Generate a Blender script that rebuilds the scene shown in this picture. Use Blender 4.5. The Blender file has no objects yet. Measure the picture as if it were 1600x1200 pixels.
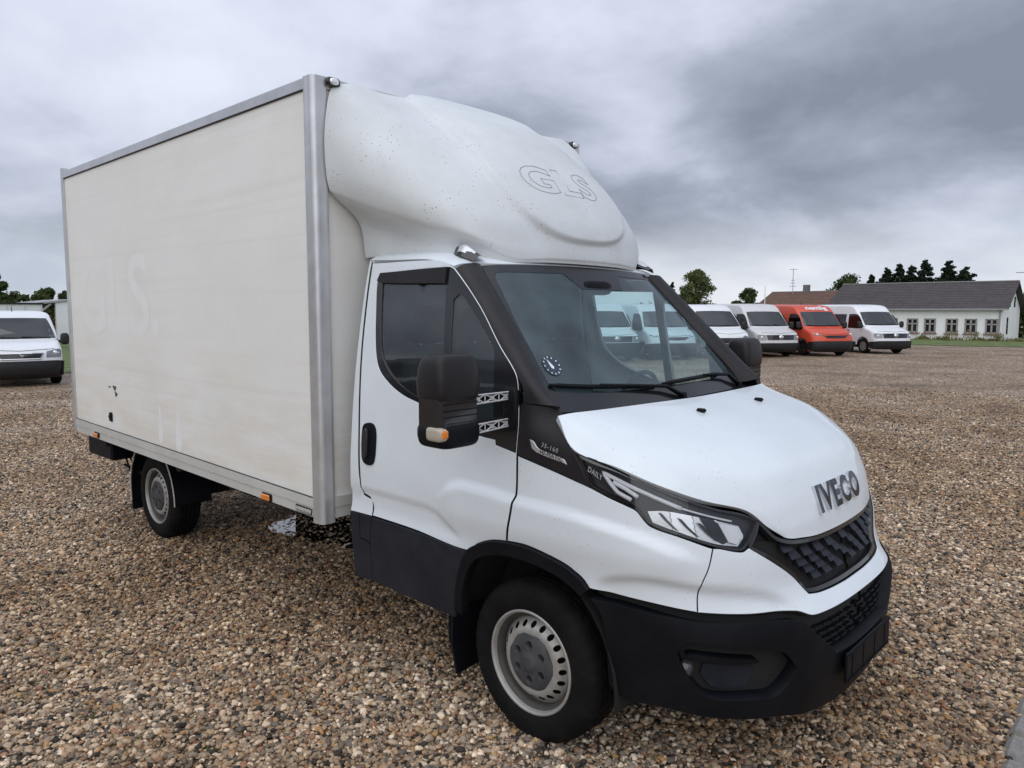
import bpy, math, random
import numpy as np
from mathutils import Vector, Matrix
from mathutils.geometry import delaunay_2d_cdt
from mathutils.bvhtree import BVHTree

random.seed(7)
rng = np.random.default_rng(11)
scene = bpy.context.scene
COL = scene.collection
R = math.radians
PI = math.pi

# ------------------------------------------------------------------ camera
cam_d = bpy.data.cameras.new('camera')
cam = bpy.data.objects.new('camera', cam_d)
COL.objects.link(cam)
cam_d.sensor_width = 36.0
cam_d.lens = 1167.45 / 1600 * 36.0
cam_d.clip_start = 0.05
cam_d.clip_end = 3000
yaw, pitch, roll = 2.32220934, -0.0967212, 0.0019
fwd = Vector((math.cos(pitch) * math.cos(yaw), math.cos(pitch) * math.sin(yaw), math.sin(pitch)))
rgt = Vector((math.sin(yaw), -math.cos(yaw), 0))
upv = rgt.cross(fwd)
r2 = rgt * math.cos(roll) + upv * math.sin(roll)
u2 = -rgt * math.sin(roll) + upv * math.cos(roll)
mw = Matrix((r2, u2, -fwd)).transposed().to_4x4()
mw.translation = Vector((2.0263, -3.2356, 1.8311))
cam.matrix_world = mw
scene.camera = cam

# ------------------------------------------------------------------ world: overcast sky over a Nishita base
SUN_EL, SUN_AZ = R(45), R(292)          # direction towards the sun (azimuth from +x, ccw)
world = bpy.data.worlds.new('World')
scene.world = world
world.use_nodes = True
wn = world.node_tree.nodes
wl = world.node_tree.links
wn.clear()


def wnode(t, **kw):
    n = wn.new(t)
    for k, v in kw.items():
        setattr(n, k, v)
    return n


def wmath(op, a, b=None, clamp=False):
    n = wn.new('ShaderNodeMath')
    n.operation = op
    n.use_clamp = clamp
    for i, v in enumerate((a, b)):
        if v is None:
            continue
        if isinstance(v, (int, float)):
            n.inputs[i].default_value = v
        else:
            wl.new(v, n.inputs[i])
    return n.outputs[0]


def wramp(fac, stops):
    n = wn.new('ShaderNodeValToRGB')
    e = n.color_ramp.elements
    while len(e) < len(stops):
        e.new(0.5)
    for el, (p, c) in zip(e, stops):
        el.position = p
        el.color = (*c, 1)
    wl.new(fac, n.inputs[0])
    return n.outputs[0]


def wmix(fac, a, b, blend='MIX'):
    n = wn.new('ShaderNodeMix')
    n.data_type = 'RGBA'
    n.blend_type = blend
    for key, v in ((0, fac), (6, a), (7, b)):
        if isinstance(v, (int, float)):
            n.inputs[key].default_value = v
        elif isinstance(v, tuple):
            n.inputs[key].default_value = (*v, 1)
        else:
            wl.new(v, n.inputs[key])
    return n.outputs[2]


wtc = wnode('ShaderNodeTexCoord')
wsep = wnode('ShaderNodeSeparateXYZ')
wl.new(wtc.outputs['Generated'], wsep.inputs[0])
zc = wmath('ADD', wmath('MAXIMUM', wsep.outputs[2], 0.0), 0.34)
wcomb = wnode('ShaderNodeCombineXYZ')
wl.new(wmath('DIVIDE', wsep.outputs[0], zc), wcomb.inputs[0])
wl.new(wmath('DIVIDE', wsep.outputs[1], zc), wcomb.inputs[1])


def wnoise(scale, detail, rough, loc, dist=0.0):
    mp = wnode('ShaderNodeMapping')
    mp.inputs['Location'].default_value = loc
    wl.new(wcomb.outputs[0], mp.inputs[0])
    n = wnode('ShaderNodeTexNoise')
    n.inputs['Scale'].default_value = scale
    n.inputs['Detail'].default_value = detail
    n.inputs['Roughness'].default_value = rough
    n.inputs['Distortion'].default_value = dist
    wl.new(mp.outputs[0], n.inputs['Vector'])
    return n.outputs['Fac']


big = wnoise(0.80, 2.0, 0.5, (12.1, 7.7, 0.0), 0.2)
med = wnoise(2.3, 10.0, 0.54, (16.3, 8.2, 0.4), 0.15)
dens = wmath('ADD', wmath('MULTIPLY', big, 0.60), wmath('MULTIPLY', med, 0.47))
cloud = wramp(dens, [(0.36, (0.71, 0.755, 0.865)), (0.45, (0.605, 0.65, 0.765)), (0.52, (0.475, 0.515, 0.62)),
                     (0.575, (0.345, 0.38, 0.465)), (0.68, (0.22, 0.245, 0.31))])
# thinner cloud near the horizon is brighter; the zenith of an overcast sky is brighter too
horiz = wramp(wsep.outputs[2], [(0.0, (1, 1, 1)), (0.055, (0.85, 0.85, 0.85)), (0.12, (0, 0, 0))])
thin = wnoise(1.9, 6.0, 0.55, (1.3, 9.2, 0.4), 0.2)
thinc = wramp(thin, [(0.34, (0.92, 0.95, 1.0)), (0.66, (0.58, 0.65, 0.76))])
hmask = wmath('MULTIPLY', horiz, 0.85)
cloud2 = wmix(hmask, cloud, thinc)
zen = wmath('ADD', wmath('MULTIPLY', wmath('MAXIMUM', wsep.outputs[2], 0.0), 0.55), 0.88)
cloud3 = wnode('ShaderNodeVectorMath', operation='SCALE')
wl.new(cloud2, cloud3.inputs[0])
wl.new(zen, cloud3.inputs['Scale'])
sky = wnode('ShaderNodeTexSky', sky_type='NISHITA')
sky.sun_disc = False
sky.sun_elevation = SUN_EL
sky.sun_rotation = PI / 2 - SUN_AZ
bg1 = wnode('ShaderNodeBackground')
wl.new(sky.outputs[0], bg1.inputs[0])
bg1.inputs[1].default_value = 0.07
bg2 = wnode('ShaderNodeBackground')
wl.new(cloud3.outputs[0], bg2.inputs[0])
bg2.inputs[1].default_value = 0.90
wms = wnode('ShaderNodeMixShader')
wms.inputs[0].default_value = 0.95
wl.new(bg1.outputs[0], wms.inputs[1])
wl.new(bg2.outputs[0], wms.inputs[2])
wo = wnode('ShaderNodeOutputWorld')
wl.new(wms.outputs[0], wo.inputs[0])

# ------------------------------------------------------------------ sun behind the cloud deck
sun_d = bpy.data.lights.new('sun', 'SUN')
sun_d.energy = 1.35
sun_d.angle = R(100)
sun_d.color = (1.0, 0.985, 0.96)
sun = bpy.data.objects.new('sun', sun_d)
COL.objects.link(sun)
sdir = Vector((math.cos(SUN_EL) * math.cos(SUN_AZ), math.cos(SUN_EL) * math.sin(SUN_AZ), math.sin(SUN_EL)))
sun.rotation_euler = sdir.to_track_quat('Z', 'Y').to_euler()
sun.location = sdir * 60

scene.view_settings.view_transform = 'Standard'
scene.view_settings.look = 'None'
scene.view_settings.exposure = 0.34
scene.view_settings.gamma = 1.0
scene.view_settings.use_curve_mapping = False
scene.cycles.use_denoising = True
scene.cycles.max_bounces = 8
scene.cycles.transparent_max_bounces = 16

# ------------------------------------------------------------------ materials
MATS = {}


def mat(name, col, rough=0.5, metal=0.0, coat=0.0, var=0.0, vscale=6.0, bump=0.0, bscale=80.0, spec=0.5,
        dirt=None, dscale=3.0, damt=0.0, specks=0.0, emis=None, streak=None):
    """Principled material with broad colour variation, dirt film, specks and a fine bump."""
    if name in MATS:
        return MATS[name]
    m = bpy.data.materials.new(name)
    m.use_nodes = True
    nt = m.node_tree
    N, L = nt.nodes, nt.links
    b = N['Principled BSDF']
    b.inputs['Base Color'].default_value = (*col, 1)
    b.inputs['Roughness'].default_value = rough
    b.inputs['Metallic'].default_value = metal
    b.inputs['Coat Weight'].default_value = coat
    b.inputs['Coat Roughness'].default_value = 0.04
    b.inputs['Specular IOR Level'].default_value = spec
    tc = N.new('ShaderNodeTexCoord')
    cur = None

    def mixc(fac, a, bcol, blend='MIX'):
        x = N.new('ShaderNodeMix')
        x.data_type = 'RGBA'
        x.blend_type = blend
        if isinstance(fac, float):
            x.inputs[0].default_value = fac
        else:
            L.new(fac, x.inputs[0])
        for i, v in ((6, a), (7, bcol)):
            if isinstance(v, tuple):
                x.inputs[i].default_value = (*v, 1)
            else:
                L.new(v, x.inputs[i])
        return x.outputs[2]

    def noise(scale, detail=5.0, rough_=0.6, stretch=None):
        n = N.new('ShaderNodeTexNoise')
        n.inputs['Scale'].default_value = scale
        n.inputs['Detail'].default_value = detail
        n.inputs['Roughness'].default_value = rough_
        if stretch:
            mp = N.new('ShaderNodeMapping')
            mp.inputs['Scale'].default_value = stretch
            L.new(tc.outputs['Object'], mp.inputs[0])
            L.new(mp.outputs[0], n.inputs['Vector'])
        else:
            L.new(tc.outputs['Object'], n.inputs['Vector'])
        return n.outputs['Fac']

    def ramp(fac, lo, hi):
        r = N.new('ShaderNodeMapRange')
        r.inputs['From Min'].default_value = lo
        r.inputs['From Max'].default_value = hi
        L.new(fac, r.inputs['Value'])
        return r.outputs[0]
    c = col
    if var > 0:
        lo = tuple(v * (1 - var) for v in col)
        hi = tuple(min(1, v * (1 + var * 0.6)) for v in col)
        c = mixc(ramp(noise(vscale), 0.3, 0.7), lo, hi)
    if dirt is not None and damt > 0:
        f = ramp(noise(dscale, 7.0, 0.65), 0.42, 0.75)
        mm = N.new('ShaderNodeMath')
        mm.operation = 'MULTIPLY'
        mm.inputs[1].default_value = damt
        L.new(f, mm.inputs[0])
        c = mixc(mm.outputs[0], c, dirt)
    if specks > 0:
        v = N.new('ShaderNodeTexVoronoi')
        v.inputs['Scale'].default_value = 46.0
        L.new(tc.outputs['Object'], v.inputs['Vector'])
        f1 = ramp(v.outputs['Distance'], 0.17, 0.09)
        f2 = ramp(noise(7.0, 3.0), 0.46, 0.62)
        mm = N.new('ShaderNodeMath')
        mm.operation = 'MULTIPLY'
        L.new(f1, mm.inputs[0])
        L.new(f2, mm.inputs[1])
        m2 = N.new('ShaderNodeMath')
        m2.operation = 'MULTIPLY'
        m2.inputs[1].default_value = specks
        L.new(mm.outputs[0], m2.inputs[0])
        c = mixc(m2.outputs[0], c, (0.09, 0.09, 0.085))
    if streak is not None:
        # road grime: patchy film that clings to the foot of the panel, with long horizontal wipe marks
        sx = N.new('ShaderNodeSeparateXYZ')
        L.new(tc.outputs['Object'], sx.inputs[0])
        hgt = ramp(sx.outputs[2], 1.75, .80)
        m1 = N.new('ShaderNodeMath')
        m1.operation = 'MULTIPLY'
        L.new(hgt, m1.inputs[0])
        L.new(ramp(noise(1.6, 8.0, .7, (1.0, 1.0, 5.0)), .38, .68), m1.inputs[1])
        m2 = N.new('ShaderNodeMath')
        m2.operation = 'MULTIPLY'
        m2.inputs[1].default_value = .55
        L.new(m1.outputs[0], m2.inputs[0])
        c = mixc(m2.outputs[0], c, streak)
        m3 = N.new('ShaderNodeMath')
        m3.operation = 'MULTIPLY'
        m3.inputs[1].default_value = .15
        L.new(ramp(noise(1.0, 6.0, .6, (.25, 1.0, 14.0)), .52, .72), m3.inputs[0])
        c = mixc(m3.outputs[0], c, (.50, .47, .42))
    if not isinstance(c, tuple):
        L.new(c, b.inputs['Base Color'])
    if var > 0 or damt > 0:
        rr = N.new('ShaderNodeMapRange')
        rr.inputs['To Min'].default_value = max(0.02, rough * 0.8)
        rr.inputs['To Max'].default_value = min(1, rough * 1.25)
        L.new(noise(vscale * 2.3), rr.inputs['Value'])
        L.new(rr.outputs[0], b.inputs['Roughness'])
    if bump > 0:
        bn = N.new('ShaderNodeBump')
        bn.inputs['Strength'].default_value = bump
        bn.inputs['Distance'].default_value = 0.004
        L.new(noise(bscale, 4.0), bn.inputs['Height'])
        L.new(bn.outputs[0], b.inputs['Normal'])
    if emis:
        b.inputs['Emission Color'].default_value = (*emis[0], 1)
        b.inputs['Emission Strength'].default_value = emis[1]
    MATS[name] = m
    return m


def glass(name, tint=(0.75, 0.85, 0.86), refl=0.055, haze=0.0, hazecol=(0.6, 0.68, 0.72), drops=False, fmul=1.5):
    """thin sheet glass: tinted see-through plus a Fresnel mirror, with a thin patchy diffuse haze"""
    if name in MATS:
        return MATS[name]
    m = bpy.data.materials.new(name)
    m.use_nodes = True
    nt = m.node_tree
    N, L = nt.nodes, nt.links
    N.clear()
    tr = N.new('ShaderNodeBsdfTransparent')
    tr.inputs[0].default_value = (*tint, 1)
    gl = N.new('ShaderNodeBsdfGlossy')
    gl.inputs['Roughness'].default_value = 0.02
    fr = N.new('ShaderNodeFresnel')
    fr.inputs[0].default_value = 1.5
    bo = N.new('ShaderNodeMath')
    bo.operation = 'MULTIPLY_ADD'
    bo.inputs[1].default_value = fmul
    bo.inputs[2].default_value = refl
    bo.use_clamp = True
    L.new(fr.outputs[0], bo.inputs[0])
    mx = N.new('ShaderNodeMixShader')
    L.new(bo.outputs[0], mx.inputs[0])
    L.new(tr.outputs[0], mx.inputs[1])
    L.new(gl.outputs[0], mx.inputs[2])
    out = N.new('ShaderNodeOutputMaterial')
    last = mx.outputs[0]
    if haze > 0:
        df = N.new('ShaderNodeBsdfDiffuse')
        df.inputs[0].default_value = (*hazecol, 1)
        tc = N.new('ShaderNodeTexCoord')
        nz = N.new('ShaderNodeTexNoise')
        nz.inputs['Scale'].default_value = 4.0
        nz.inputs['Detail'].default_value = 5.0
        L.new(tc.outputs['Object'], nz.inputs['Vector'])
        mr = N.new('ShaderNodeMapRange')
        mr.inputs['From Min'].default_value = 0.3
        mr.inputs['From Max'].default_value = 0.75
        mr.inputs['To Min'].default_value = haze * 0.4
        mr.inputs['To Max'].default_value = haze * 1.5
        L.new(nz.outputs['Fac'], mr.inputs['Value'])
        fac = mr.outputs[0]
        if drops:
            v = N.new('ShaderNodeTexVoronoi')
            v.inputs['Scale'].default_value = 75.0
            L.new(tc.outputs['Object'], v.inputs['Vector'])
            d1 = N.new('ShaderNodeMapRange')
            d1.inputs['From Min'].default_value = 0.22
            d1.inputs['From Max'].default_value = 0.14
            L.new(v.outputs['Distance'], d1.inputs['Value'])
            n2 = N.new('ShaderNodeTexNoise')
            n2.inputs['Scale'].default_value = 5.0
            L.new(tc.outputs['Object'], n2.inputs['Vector'])
            d2 = N.new('ShaderNodeMapRange')
            d2.inputs['From Min'].default_value = 0.52
            d2.inputs['From Max'].default_value = 0.66
            d2.inputs['To Max'].default_value = 0.16
            L.new(n2.outputs['Fac'], d2.inputs['Value'])
            mu = N.new('ShaderNodeMath')
            mu.operation = 'MULTIPLY'
            L.new(d1.outputs[0], mu.inputs[0])
            L.new(d2.outputs[0], mu.inputs[1])
            ad = N.new('ShaderNodeMath')
            ad.operation = 'ADD'
            ad.use_clamp = True
            L.new(mu.outputs[0], ad.inputs[0])
            L.new(fac, ad.inputs[1])
            fac = ad.outputs[0]
        m2 = N.new('ShaderNodeMixShader')
        L.new(fac, m2.inputs[0])
        L.new(last, m2.inputs[1])
        L.new(df.outputs[0], m2.inputs[2])
        last = m2.outputs[0]
    L.new(last, out.inputs[0])
    MATS[name] = m
    return m


M_WHITE = mat('white_paint', (0.72, 0.775, 0.815), 0.40, coat=0.6, var=0.03, vscale=2.5, dirt=(0.45, 0.42, 0.37), dscale=2.2, damt=0.10, specks=0.35)
M_FAIR = mat('fairing_gelcoat', (0.655, 0.690, 0.705), 0.45, var=0.06, vscale=2.0, dirt=(0.38, 0.38, 0.35), dscale=3.0, damt=0.25, specks=1.0, bump=0.03, bscale=120)
M_BOX = mat('box_panel', (0.83, 0.83, 0.805), 0.5, var=0.04, vscale=1.5, dirt=(0.66, 0.61, 0.50), dscale=1.2, damt=0.22, specks=0.1, streak=(.60, .50, .33), bump=0.05, bscale=60)
M_GHOST = mat('panel_under_decal', (0.835, 0.84, 0.83), 0.45, var=0.03)
M_ALU = mat('aluminium', (0.62, 0.63, 0.65), 0.38, metal=0.7, var=0.10, vscale=9, dirt=(0.33, 0.32, 0.29), dscale=5, damt=0.3)
M_RAIL = mat('painted_rail', (0.54, 0.54, 0.51), 0.45, var=0.06, vscale=5, dirt=(0.36, 0.33, 0.27), dscale=3, damt=0.35)
M_SEAL_GAPSHADE = mat('black_sealant_gapshade', (0.015, 0.015, 0.015), 0.6)  # sealant lines; also colours white panel returns dark as painted gap shade
M_TRIM = mat('black_plastic', (0.0040, 0.0048, 0.0075), 0.50, spec=.16, var=0.25, vscale=3, bump=0.06, bscale=260, dirt=(0.024, 0.024, 0.026), dscale=5, damt=0.2)
M_CLAD = mat('grey_cladding', (0.013, 0.016, 0.0245), 0.48, spec=.22, var=0.15, vscale=3, bump=0.05, bscale=260, dirt=(0.09, 0.085, 0.08), dscale=3, damt=0.2)
M_PILLAR = mat('pillar_plastic', (0.014, 0.0125, 0.0145), 0.42, spec=.3, var=0.15, vscale=3, bump=0.05, bscale=300, dirt=(0.05, 0.045, 0.046), dscale=6, damt=0.2)
M_GLOSSB = mat('gloss_black', (0.012, 0.012, 0.014), 0.12, coat=0.3)
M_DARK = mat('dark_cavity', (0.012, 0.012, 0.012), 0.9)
M_RUBBER = mat('tyre_rubber', (0.0065, 0.0065, 0.007), 0.75, spec=.14, var=0.3, vscale=8, bump=0.08, bscale=160, dirt=(0.028, 0.025, 0.021), dscale=7, damt=0.35)
M_STEEL = mat('rim_steel', (0.40, 0.395, 0.375), 0.45, metal=0.35, var=0.12, vscale=12, dirt=(0.22, 0.16, 0.10), dscale=9, damt=0.45)
M_BARREL = mat('rim_barrel', (.055, .052, .048), .55, metal=.2, var=.3, vscale=10, dirt=(.09, .07, .05), dscale=8, damt=.5)
M_RLENS = mat('roof_lamp_lens', (.66, .67, .70), .12, metal=.35, coat=.5, bump=.25, bscale=120)
M_CAP = mat('hub_cap', (0.045, 0.048, 0.055), 0.6, var=0.2, dirt=(0.14, 0.12, 0.10), dscale=9, damt=0.4)
M_RUST = mat('rusty_nut', (0.16, 0.075, 0.035), 0.8, var=0.3)
M_CHROME = mat('chrome', (0.62, 0.63, 0.65), 0.06, metal=1.0)
M_CHROME_DARKREFL = mat('chrome_dark_reflection', (0.06, 0.062, 0.072), 0.14, metal=1.0)
M_REFL = mat('lamp_reflector', (0.86, 0.88, 0.90), 0.25, metal=0.45, bump=0.10, bscale=60)
M_LAMPIN = mat('lamp_bezel', (0.030, 0.031, 0.037), 0.25)
M_DRL = mat('light_guide', (0.85, 0.87, 0.90), 0.22)
M_AMBER = mat('amber_lens', (0.75, 0.22, 0.02), 0.2, coat=0.5, bump=0.3, bscale=200)
M_CLEARL = mat('clear_lens', (0.42, 0.38, 0.30), 0.15, coat=0.5)
M_FOGL = mat('fog_lens', (0.05, 0.055, 0.06), 0.08, coat=0.5)
M_CAST = mat('cast_aluminium', (0.62, 0.62, 0.62), 0.4, metal=0.3, var=0.2, vscale=30)
M_LENS = glass('headlamp_lens', (0.96, 0.97, 0.98), 0.0, fmul=.75)
M_WSG = glass('windscreen_glass', (0.82, 0.96, 0.97), 0.02, haze=0.075, hazecol=(0.40, 0.62, 0.70), drops=True, fmul=1.2)
M_DG = glass('door_glass', (0.74, 0.90, 0.92), 0.05, haze=0.02, fmul=1.3)
M_FRIT = mat('glass_frit', (0.014, 0.0135, 0.016), 0.14, coat=0.1, spec=.4)
M_SEAT = mat('seat_cloth', (0.035, 0.036, 0.042), 0.9, var=0.2, vscale=10, bump=0.2, bscale=300)
M_DASH = mat('dashboard', (0.075, 0.078, 0.083), 0.6, var=0.1, bump=0.08, bscale=300)
M_LINER = mat('cab_lining', (0.30, 0.31, 0.32), 0.8, var=0.08)
M_LETTER = mat('letter_silver', (0.6, 0.6, 0.62), 0.25, metal=0.6)
M_LINE = mat('decal_outline', (0.22, 0.22, 0.23), 0.6)
M_STICK = mat('sticker_dark', (0.02, 0.035, 0.06), 0.3)
M_STICKW = mat('sticker_white', (0.75, 0.78, 0.8), 0.4)


# ------------------------------------------------------------------ mesh helpers
def tag(o, label=None, cat=None, group=None, kind=None):
    if label:
        o['label'] = label
    if cat:
        o['category'] = cat
    if group:
        o['group'] = group
    if kind:
        o['kind'] = kind
    return o


def empty(name, loc=(0, 0, 0), rz=0.0, parent=None):
    o = bpy.data.objects.new(name, None)
    o.empty_display_size = 0.2
    COL.objects.link(o)
    o.location = loc
    o.rotation_euler = (0, 0, rz)
    if parent:
        o.parent = parent
    return o


def mesh_obj(name, verts, faces, material, parent=None, smooth=True, fmats=None, mats=None, angle=None):
    me = bpy.data.meshes.new(name)
    me.from_pydata([tuple(map(float, v)) for v in verts], [], [tuple(f) for f in faces])
    for m_ in (mats or [material]):
        me.materials.append(m_)
    if fmats is not None:
        me.polygons.foreach_set('material_index', fmats)
    if smooth:
        me.polygons.foreach_set('use_smooth', [True] * len(me.polygons))
        if angle:
            me.set_sharp_from_angle(angle=R(angle))
    me.update()
    o = bpy.data.objects.new(name, me)
    COL.objects.link(o)
    if parent:
        o.parent = parent
    return o


class MB:
    """collects shapes, builds one mesh object"""

    def __init__(s):
        s.v, s.f = [], []

    def add(s, v, f):
        k = len(s.v)
        s.v += [tuple(map(float, q)) for q in v]
        s.f += [tuple(i + k for i in g) for g in f]
        return s

    def box(s, c, d, rot=None, bev=0.0):
        """box centred at c with size d; bev = chamfer on every edge"""
        hx, hy, hz = d[0] / 2, d[1] / 2, d[2] / 2
        if bev <= 0:
            v = [Vector((x, y, z)) for x in (-hx, hx) for y in (-hy, hy) for z in (-hz, hz)]
            f = [(0, 1, 3, 2), (4, 6, 7, 5), (0, 4, 5, 1), (2, 3, 7, 6), (0, 2, 6, 4), (1, 5, 7, 3)]
        else:
            b = min(bev, hx * .95, hy * .95, hz * .95)
            v, idx = [], {}
            for sx in (-1, 1):
                for sy in (-1, 1):
                    for sz in (-1, 1):
                        for a in range(3):
                            q = [sx * (hx - b), sy * (hy - b), sz * (hz - b)]
                            q[a] = (sx * hx, sy * hy, sz * hz)[a]
                            idx[(sx, sy, sz, a)] = len(v)
                            v.append(Vector(q))
            f = []
            for a in range(3):
                o1, o2 = (a + 1) % 3, (a + 2) % 3
                for sg in (-1, 1):
                    ring = []
                    for (p1, p2) in ((-1, -1), (1, -1), (1, 1), (-1, 1)):
                        k = [0, 0, 0]
                        k[a], k[o1], k[o2] = sg, p1, p2
                        ring.append(idx[(*k, a)])
                    f.append(tuple(ring if sg > 0 else ring[::-1]))
                for p1 in (-1, 1):
                    for p2 in (-1, 1):
                        k0, k1 = [0, 0, 0], [0, 0, 0]
                        k0[a], k1[a] = -1, 1
                        k0[o1] = k1[o1] = p1
                        k0[o2] = k1[o2] = p2
                        r_ = (idx[(*k0, o1)], idx[(*k1, o1)], idx[(*k1, o2)], idx[(*k0, o2)])
                        f.append(r_ if p1 * p2 < 0 else r_[::-1])
            for sx in (-1, 1):
                for sy in (-1, 1):
                    for sz in (-1, 1):
                        t = tuple(idx[(sx, sy, sz, a)] for a in range(3))
                        f.append(t if sx * sy * sz > 0 else t[::-1])
        if rot is not None:
            v = [rot @ q for q in v]
        return s.add([q + Vector(c) for q in v], f)

    def tube(s, pts, r, seg=8, caps=True, flat=1.0):
        pts = [Vector(q) for q in pts]
        rs = r if isinstance(r, (list, tuple)) else [r] * len(pts)
        rings = []
        prev = None
        for i, q in enumerate(pts):
            d = (pts[min(i + 1, len(pts) - 1)] - pts[max(i - 1, 0)]).normalized()
            if prev is None:
                a = d.cross(Vector((0, 0, 1)))
                if a.length < 1e-3:
                    a = Vector((1, 0, 0))
                a.normalize()
            else:
                a = (prev - d * prev.dot(d)).normalized()
            prev = a
            b = d.cross(a)
            rings.append([q + (a * math.cos(t) + b * math.sin(t) * flat) * rs[i] for t in [2 * PI * k / seg for k in range(seg)]])
        v = [q for rg in rings for q in rg]
        f = []
        for i in range(len(pts) - 1):
            for k in range(seg):
                a, b = i * seg + k, i * seg + (k + 1) % seg
                f.append((a, b, b + seg, a + seg))
        if caps:
            f.append(tuple(range(seg))[::-1])
            f.append(tuple((len(pts) - 1) * seg + k for k in range(seg)))
        return s.add(v, f)

    def prism(s, poly, p0, ex, ey, depth):
        """polygon (list of 2D) in plane p0+ex*a+ey*b, extruded by vector depth"""
        p0, ex, ey, dp = Vector(p0), Vector(ex), Vector(ey), Vector(depth)
        n = len(poly)
        a = [p0 + ex * q[0] + ey * q[1] for q in poly]
        v = a + [q + dp for q in a]
        f = [tuple(range(n))[::-1], tuple(range(n, 2 * n))]
        for i in range(n):
            j = (i + 1) % n
            f.append((i, j, j + n, i + n))
        return s.add(v, f)

    def lathe(s, prof, c, axis='y', seg=48, sgn=1.0, wob=None):
        """prof: list of (radius, offset along axis)"""
        v, f = [], []
        n = len(prof)
        for k in range(seg):
            t = 2 * PI * k / seg
            for i, (r, o) in enumerate(prof):
                rr = r + (wob(i, k) if wob else 0)
                a, b = rr * math.cos(t), rr * math.sin(t)
                if axis == 'y':
                    v.append((c[0] + a, c[1] + sgn * o, c[2] + b))
                elif axis == 'x':
                    v.append((c[0] + sgn * o, c[1] + a, c[2] + b))
                else:
                    v.append((c[0] + a, c[1] + b, c[2] + sgn * o))
        for k in range(seg):
            k2 = (k + 1) % seg
            for i in range(n - 1):
                q = (k * n + i, k2 * n + i, k2 * n + i + 1, k * n + i + 1)
                f.append(q)
        return s.add(v, f)

    def obj(s, name, material, parent=None, smooth=False, angle=None):
        return mesh_obj(name, s.v, s.f, material, parent, smooth, angle=angle)


def pchip(xs, ys):
    xs, ys = np.array(xs, float), np.array(ys, float)
    h = np.diff(xs)
    d = np.diff(ys) / h
    m = np.zeros(len(xs))
    m[0], m[-1] = d[0], d[-1]
    for i in range(1, len(xs) - 1):
        m[i] = 0 if d[i - 1] * d[i] <= 0 else 2 / (1 / d[i - 1] + 1 / d[i])

    def f(x):
        x = min(max(x, xs[0]), xs[-1])
        i = min(max(int(np.searchsorted(xs, x)) - 1, 0), len(xs) - 2)
        t = (x - xs[i]) / h[i]
        return float((1 + 2 * t) * (1 - t) ** 2 * ys[i] + t * (1 - t) ** 2 * h[i] * m[i] + t * t * (3 - 2 * t) * ys[i + 1] + t * t * (t - 1) * h[i] * m[i + 1])
    return f


def sstep(a, b, x):
    t = min(1.0, max(0.0, (x - a) / (b - a)))
    return t * t * (3 - 2 * t)


def cr(p, t):
    """Catmull-Rom through array p (n,k) at t in [0,1]"""
    n = len(p)
    x = min(max(t, 0), 1) * (n - 1)
    i = min(int(x), n - 2)
    f = x - i
    p1, p2 = p[i], p[i + 1]
    p0 = p[i - 1] if i > 0 else 2 * p1 - p2
    p3 = p[i + 2] if i + 2 < n else 2 * p2 - p1
    return 0.5 * ((2 * p1) + (-p0 + p2) * f + (2 * p0 - 5 * p1 + 4 * p2 - p3) * f * f + (-p0 + 3 * p1 - 3 * p2 + p3) * f ** 3)


class Loft:
    def __init__(s, rows):
        s.rows = [np.array(r, float) for r in rows]

    def __call__(s, u, v):
        return cr(np.array([cr(r, u) for r in s.rows]), v)

    def grid(s, nu, nv):
        A = np.array([[cr(r, i / nu) for i in range(nu + 1)] for r in s.rows])
        return np.array([[cr(A[:, i], j / nv) for i in range(nu + 1)] for j in range(nv + 1)])


def grid_faces(nu, nv):
    return [(j * (nu + 1) + i, j * (nu + 1) + i + 1, (j + 1) * (nu + 1) + i + 1, (j + 1) * (nu + 1) + i) for j in range(nv) for i in range(nu)]


def grid_rim(G, depth, nrm):
    """loop of border vertices pushed along nrm*depth, returns verts, faces in own indexing"""
    nv, nu = G.shape[0] - 1, G.shape[1] - 1
    loop = [(0, i) for i in range(nu)] + [(j, nu) for j in range(nv)] + [(nv, i) for i in range(nu, 0, -1)] + [(j, 0) for j in range(nv, 0, -1)]
    a = [G[j, i] for j, i in loop]
    b = [G[j, i] - nrm[j, i] * depth for j, i in loop]
    n = len(loop)
    return a + b, [(k, k + n, (k + 1) % n + n, (k + 1) % n) for k in range(n)]


def grid_normals(G):
    du = np.gradient(G, axis=1)
    dv = np.gradient(G, axis=0)
    n = np.cross(du, dv)
    return n / (np.linalg.norm(n, axis=2, keepdims=True) + 1e-12)


def sym_rows(rows):
    """half rows given centre->side (+y); returns full rows from -y to +y"""
    out = []
    for r in rows:
        full = [(x, -y, z) for x, y, z in r[::-1]] + [tuple(q) for q in r[1:]]
        out.append(full)
    return out


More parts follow.
